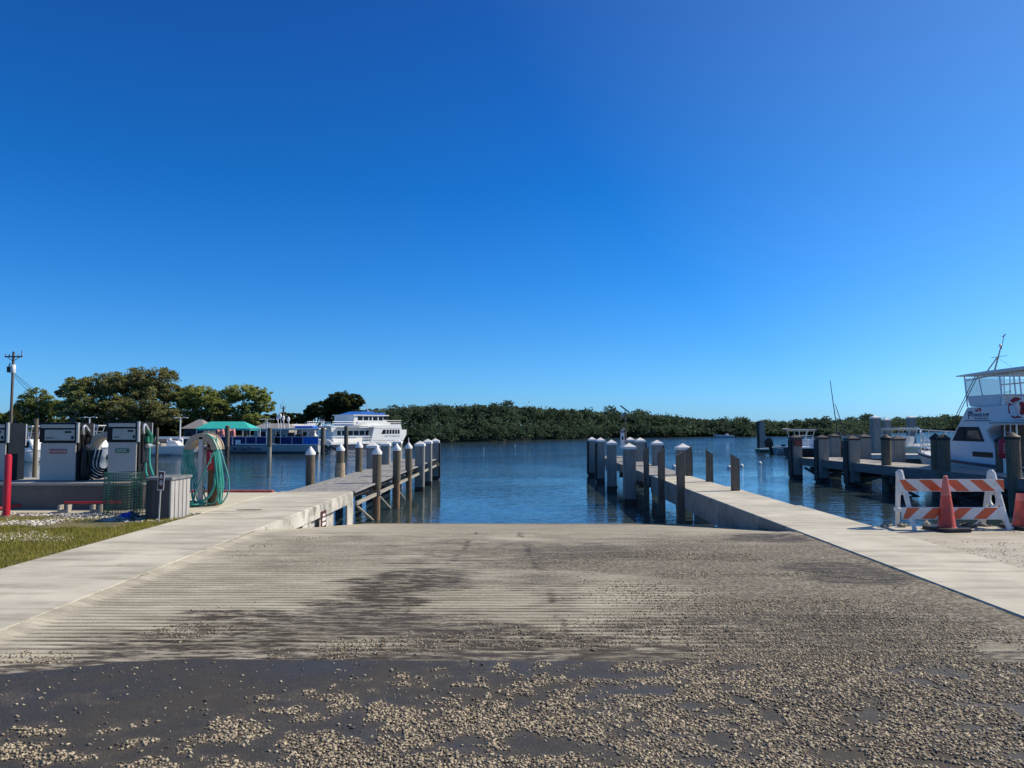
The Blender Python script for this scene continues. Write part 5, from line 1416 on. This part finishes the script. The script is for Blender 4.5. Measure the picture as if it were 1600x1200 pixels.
# railings
def rail(name, xa, xb, yy, z0, z1, step, mat=FW, slant=0):
    m = MB(); x = xa
    for z_ in (z1, (z0+z1)/2): m.cyl((xa, yy, z_), (xb, yy, z_), .022, n=5)
    while x <= xb+.01: m.cyl((x, yy, z0), (x+slant, yy, z1), .02, n=5); x += step
    return m.build(name, mat, t, True)
rail('upper_rail', x0+.2, ph0, y0, zU+.12, zU+.62, .28)
rail('upper_rail', x0+.2, ph0, y1, zU+.12, zU+.62, .28)
rail('upper_rail', fx(602), xf+.2, y0+.05, fz(664, 610), fz(657, 615), .22)
rail('main_rail', x0+.1, xm-.5, y0+.04, .78, 1.42, .32, slant=.1)
m = MB(); m.b2((fx(558), y0+.0, fz(663)), (fx(573), y0+.25, fz(659))); m.build('life_raft_box', FW, t, bevel=.03)
m = MB(); m.b2((fx(543), y0-.075, zU-.10), (fx(560), y0-.055, zU+.16)); m.build('side_banner', M('grey_banner', (.30, .33, .40), .6), t)
bn = MB().b2((fx(561), y0-.075, zU-.10), (fx(575), y0-.055, zU+.16)).build('side_banner', FW, t)
m = MB(); m.b2((fx(562), y0-.082, zU-.0), (fx(574), y0-.0755, zU+.06)); m.build('lettering', M('grey_letter', (.18, .22, .30)), bn)
m = MB(); m.prism([(x0-.05, zU+.1), (x0+.1, zU-.65), (x0+.35, zU-.4), (x0+.8, zU-.06)], 1, y0-.02, y0+.1); m.build('stern_bracket', FW, t)

# ================================================================== LEFT SHORE CLUTTER
GM = 'dark mooring piles on the far side of the channel'
for lab, x, d, yt, yb in (('dark mooring pile crossing the left part of the tour boat', 355.5, 64, 665.5, 711), ('mooring pile with pale foot crossing the middle of the tour boat', 421.5, 63, 669, 712), ('dark mooring pile between the tour boat stern and the ferry', 504.5, 68, 668.5, 709), ('tall dark mooring pile in front of the ferry windows', 541, 70, 666, 707)):
    p = at(x, yt, d)
    tt = thing('mooring_pile', lab, 'piling', (p.x, d, WATER), 0, GM)
    MB().lathe([(.19, -1), (.19, .9)], n=10).build('foot', STRING if x == 421.5 else DARKW, tt, True)
    MB().lathe([(.2, .9), (.2, p.z-WATER), (.02, p.z-WATER+.05)], n=10).build('shaft', TIMB, tt, True)
# shore dock with white boats behind the hose stand
a, b = at(222, 705, 78), at(330, 705, 78)
tt = thing('shore_dock', 'white railed shore dock behind the hose stand', 'dock', (a.x, 78, WATER))
MB().b2((0, 0, .35), (b.x-a.x, 2.6, .55)).build('deck', M('pale_dock_deck', (.5, .49, .46)), tt)
m = MB()
for x in np.arange(.2, b.x-a.x, 1.4): m.cyl((x, .15, -.8), (x, .15, .4), .12, n=6)
m.build('footing', DARKW, tt)
m = MB(); m.b2((.2, 2.3, 1.25), (b.x-a.x, 2.4, 1.5))
for x in np.arange(.3, b.x-a.x, 1.2): m.b2((x, 2.3, .5), (x+.08, 2.4, 1.3))
m.build('railing', CAPW, tt)
for lab, x, yt in (('white dock pile with pointed top left of the hose stand', 266, 684), ('white dock pile with pointed top touching the hose stand arch', 284, 684), ('short white dock pile behind the diesel hose', 247, 690)):
    p = at(x, yt, 77.6); tt = thing('dock_pile', lab, 'piling', (p.x, 77.6, WATER), 0, 'white piles of the shore dock')
    hh_ = p.z-WATER
    MB().lathe([(.16, -.8), (.16, hh_-.2)], n=10).build('shaft', CAPW, tt, True); MB().lathe([(.2, hh_-.2), (.02, hh_)], n=10).build('cap', CAPW, tt)
GLP = 'twin arm lamp posts along the left shore'
for lab, x, yt, d in (('white twin arm lamp post right of the diesel pump', 282, 652.5, 80), ('white twin arm lamp post behind the hose hanger', 140, 652, 80), ('white twin arm lamp post above the tour boat roof', 417, 655, 82)):
    p = at(x, yt, d); tt = thing('lamp_post', lab, 'lamp post', (p.x, d, -.8), 0, GLP)
    hh_ = p.z+.8
    MB().cyl((0, 0, 0), (0, 0, hh_), .09, .07, n=8).build('pole', CAPW, tt, True)
    for s_ in (-1, 1):
        ar = MB().tube([(0, 0, hh_-.1), (s_*.35, 0, hh_+.04), (s_*.62, 0, hh_)], .035, 6).build('arm', CAPW, tt, True)
        MB().box((s_*.65, 0, hh_-.02), (.3, .18, .08)).build('lamp_head', CAPW, ar)
# moored white boats glimpsed between the pumps
GB_ = 'small white boats moored along the left shore'
for lab, x0, x1, yw, d, top in (('white flybridge cruiser seen between the two leftmost pumps', 28, 62, 722, None, 665), ('white cruiser with tower glimpsed above the hose hanger', 122, 166, 716, None, 664), ('low white sport boat behind the dock left of the hose stand', 236, 300, 712, None, 690)):
    A, B_ = gnd(x0, yw, WATER), gnd(x1, yw, WATER); LL = B_.x-A.x
    t, r = boat('motor_boat', lab, (A.x, A.y, WATER), R(5), LL*1.15, 1.9, .95, .8, WHITE(), GB_, pt=2.2)
    zt = at(x0, top, A.y).z-WATER
    if top < 680:
        MB().prism([(LL*.15, .8), (LL*.2, zt*.62), (LL*.75, zt*.62), (LL*.95, .9)], 1, -.75, .75).build('cabin', WHITE(), t, bevel=.05)
        MB().b2((LL*.25, -.76, zt*.40), (LL*.72, -.752, zt*.56)).build('window', GLASS, t)
        ttop(t, LL*.1, LL*.8, .7, zt*.62, zt-.08)
    else:
        MB().prism([(LL*.4, .8), (LL*.45, 1.35), (LL*.62, 1.3), (LL*.72, .9)], 1, -.6, .6).build('windscreen', WHITE(), t, bevel=.03)
        MB().b2((LL*.15, -.6, .8), (LL*.3, .6, 1.1)).build('seat', M('grey_seat', (.35, .34, .32), .7), t, bevel=.05)
        outboard(t, -.3, 0, .6, 1.0)
# buildings and canopies
def gable(name, lab, cat, x0, x1, ye, yr, d, wallm, roofm, grp=None, hip=.3, ridge=.5, depth=4.0, wtop=None):
    A, B_ = at(x0, ye, d), at(x1, ye, d); W_ = B_.x-A.x; zr = at(x0, yr, d).z+.8; ze = A.z+.8
    tt = thing(name, lab, cat, (A.x, d, -.8), 0, grp)
    w_ = MB().b2((.15, .2, 0), (W_-.15, depth-.2, ze)).build('wall', wallm, tt)
    m = MB(); rx0, rx1 = W_*hip, W_*(1-hip)
    m.add([(-.15, -.2, ze-.05), (W_+.15, -.2, ze-.05), (W_+.15, depth+.2, ze-.05), (-.15, depth+.2, ze-.05), (rx0, depth*ridge, zr), (rx1, depth*ridge, zr)], [(0,1,5,4), (1,2,5), (2,3,4,5), (3,0,4), (3,2,1,0)])
    m.build('roof', roofm, tt)
    for k in range(2): MB().b2((W_*(.2+.4*k), .17, ze*.35), (W_*(.38+.4*k), .199, ze*.75)).build('window', GLASS, w_)
    return tt
ROOFG = M('grey_shingle', (.24, .235, .23), .9, .2, 6)
gable('hut', 'small grey roofed hut behind the hose stand', 'hut', 284, 319, 669, 655, 88, M('dark_hut_wall', (.05, .06, .07), .8), ROOFG, hip=.42)
gable('shed', 'grey shingled shed behind the tour boat roof', 'shed', 394, 452, 668, 661.5, 92, M('pale_shed_wall', (.34, .33, .31), .8), ROOFG, hip=.15)
gable('pavilion', 'low white roofed pavilion between the tour boat and the dark evergreen', 'building', 440, 492, 669, 662.5, 96, M('pale_wall', (.5, .49, .46), .8), CAPW, hip=.05, ridge=.9)
gable('tent', 'white peaked tent beside the ferry stern', 'tent', 497, 517, 672, 663.5, 90, M('dark_tent_wall', (.05, .05, .055), .8), CAPW, hip=.49)
gable('boat_house', 'long white wall behind the cruisers at the far left', 'building', 60, 128, 664, 660, 93, M('pale_wall', (.5, .49, .46)), CAPW, hip=.05)
TURQ = M('turquoise_canvas', (.03, .46, .40), .7, .08, 3)
A, B_ = at(306, 669.5, 84), at(391, 669.5, 84); W_ = B_.x-A.x
tt = thing('canopy_tent', 'turquoise canvas canopy on white posts under the light green trees', 'canopy', (A.x, 84, -.8))
ze, zr = A.z+.8, at(306, 658.5, 84).z+.8
m = MB(); m.add([(0, 0, ze), (W_, 0, ze), (W_, 3.5, ze), (0, 3.5, ze), (W_*.15, 1.7, zr), (W_*.78, 1.7, zr)], [(0,1,5,4), (1,2,5), (2,3,4,5), (3,0,4)])
m.b2((0, 0, ze-.22), (W_, .02, ze)); m.b2((W_-.02, .021, ze-.22), (W_, 3.5, ze)); m.build('canvas', TURQ, tt)
for x in (.05, W_*.33, W_*.66, W_-.05):
    for y in (.1, 3.4): MB().cyl((x, y, 0), (x, y, ze-.01), .045, n=6).build('post', CAPW, tt, True)
PINK = M('pink_cloth', (.55, .22, .22), .8, .2, 4)
for lab, x0, x1 in (('larger heap of pink covered chairs under the turquoise canopy', 338, 349), ('smaller heap of pink covered chairs right of the dark mooring pile', 357, 366)):
    A, B_ = at(x0, 681, 82), at(x1, 681, 82)
    m = MB(); W_ = B_.x-A.x; n_ = 3
    for k in range(n_):
        u0, u1 = W_*k/n_, W_*(k+.85)/n_; z_ = random.uniform(.75, .98)
        m.prism([(u0, 0), (u0+.05, z_*.9), ((u0+u1)/2, z_), (u1, z_*.55), (u1, 0)], 1, 0, .5)
    o = m.build('covered_chairs', PINK, None, bevel=.05); o.location = (A.x, 82, A.z-.15); tag(o, lab, 'chairs', 'pink covered chairs under the canopy')
# dark spar with radar, boarding ramp rails
d = 99; p = at(442, 690, d); hh_ = at(442, 635, d).z+.8
tt = thing('radio_mast', 'tall dark radio mast behind the tour boat', 'mast', (p.x, d, -.8))
MB().cyl((0, 0, 0), (0, 0, hh_), .16, .12, n=8).build('pole', BARKD, tt, True)
m = MB(); m.cyl((-.1, 0, hh_), (-.1, 0, at(442, 622, d).z+.8), .025, n=4); m.b2((-.4, -.1, hh_-.3), (.3, .1, hh_-.2)); m.cyl((-.35, 0, hh_-.2), (-.35, 0, hh_+.3), .05, n=5); m.cyl((.28, 0, hh_-.2), (.28, 0, hh_+.25), .04, n=5); m.build('antenna', STEEL, tt)
p = at(497, 668, 84)
tt = thing('gangway', 'tilted gangway with curved rails behind the tour boat stern', 'gangway', (p.x, 84, p.z))
s = 84/F
m = MB(); m.tube([(-6*s, 0, -3*s), (4*s, 0, 7*s)], .12, 4); m.build('ramp', BARKD, tt)
m = MB()
for k in range(3): m.tube(spline([(k*3.2*s-4*s, .1, 3*s), (k*3.2*s+.5*s, .1, 12*s), (k*3.2*s+3*s, .1, 10*s), (k*3.2*s+3.5*s, .1, 3*s)], 5), .04, 5)
m.build('handrail', STEEL, tt, True)
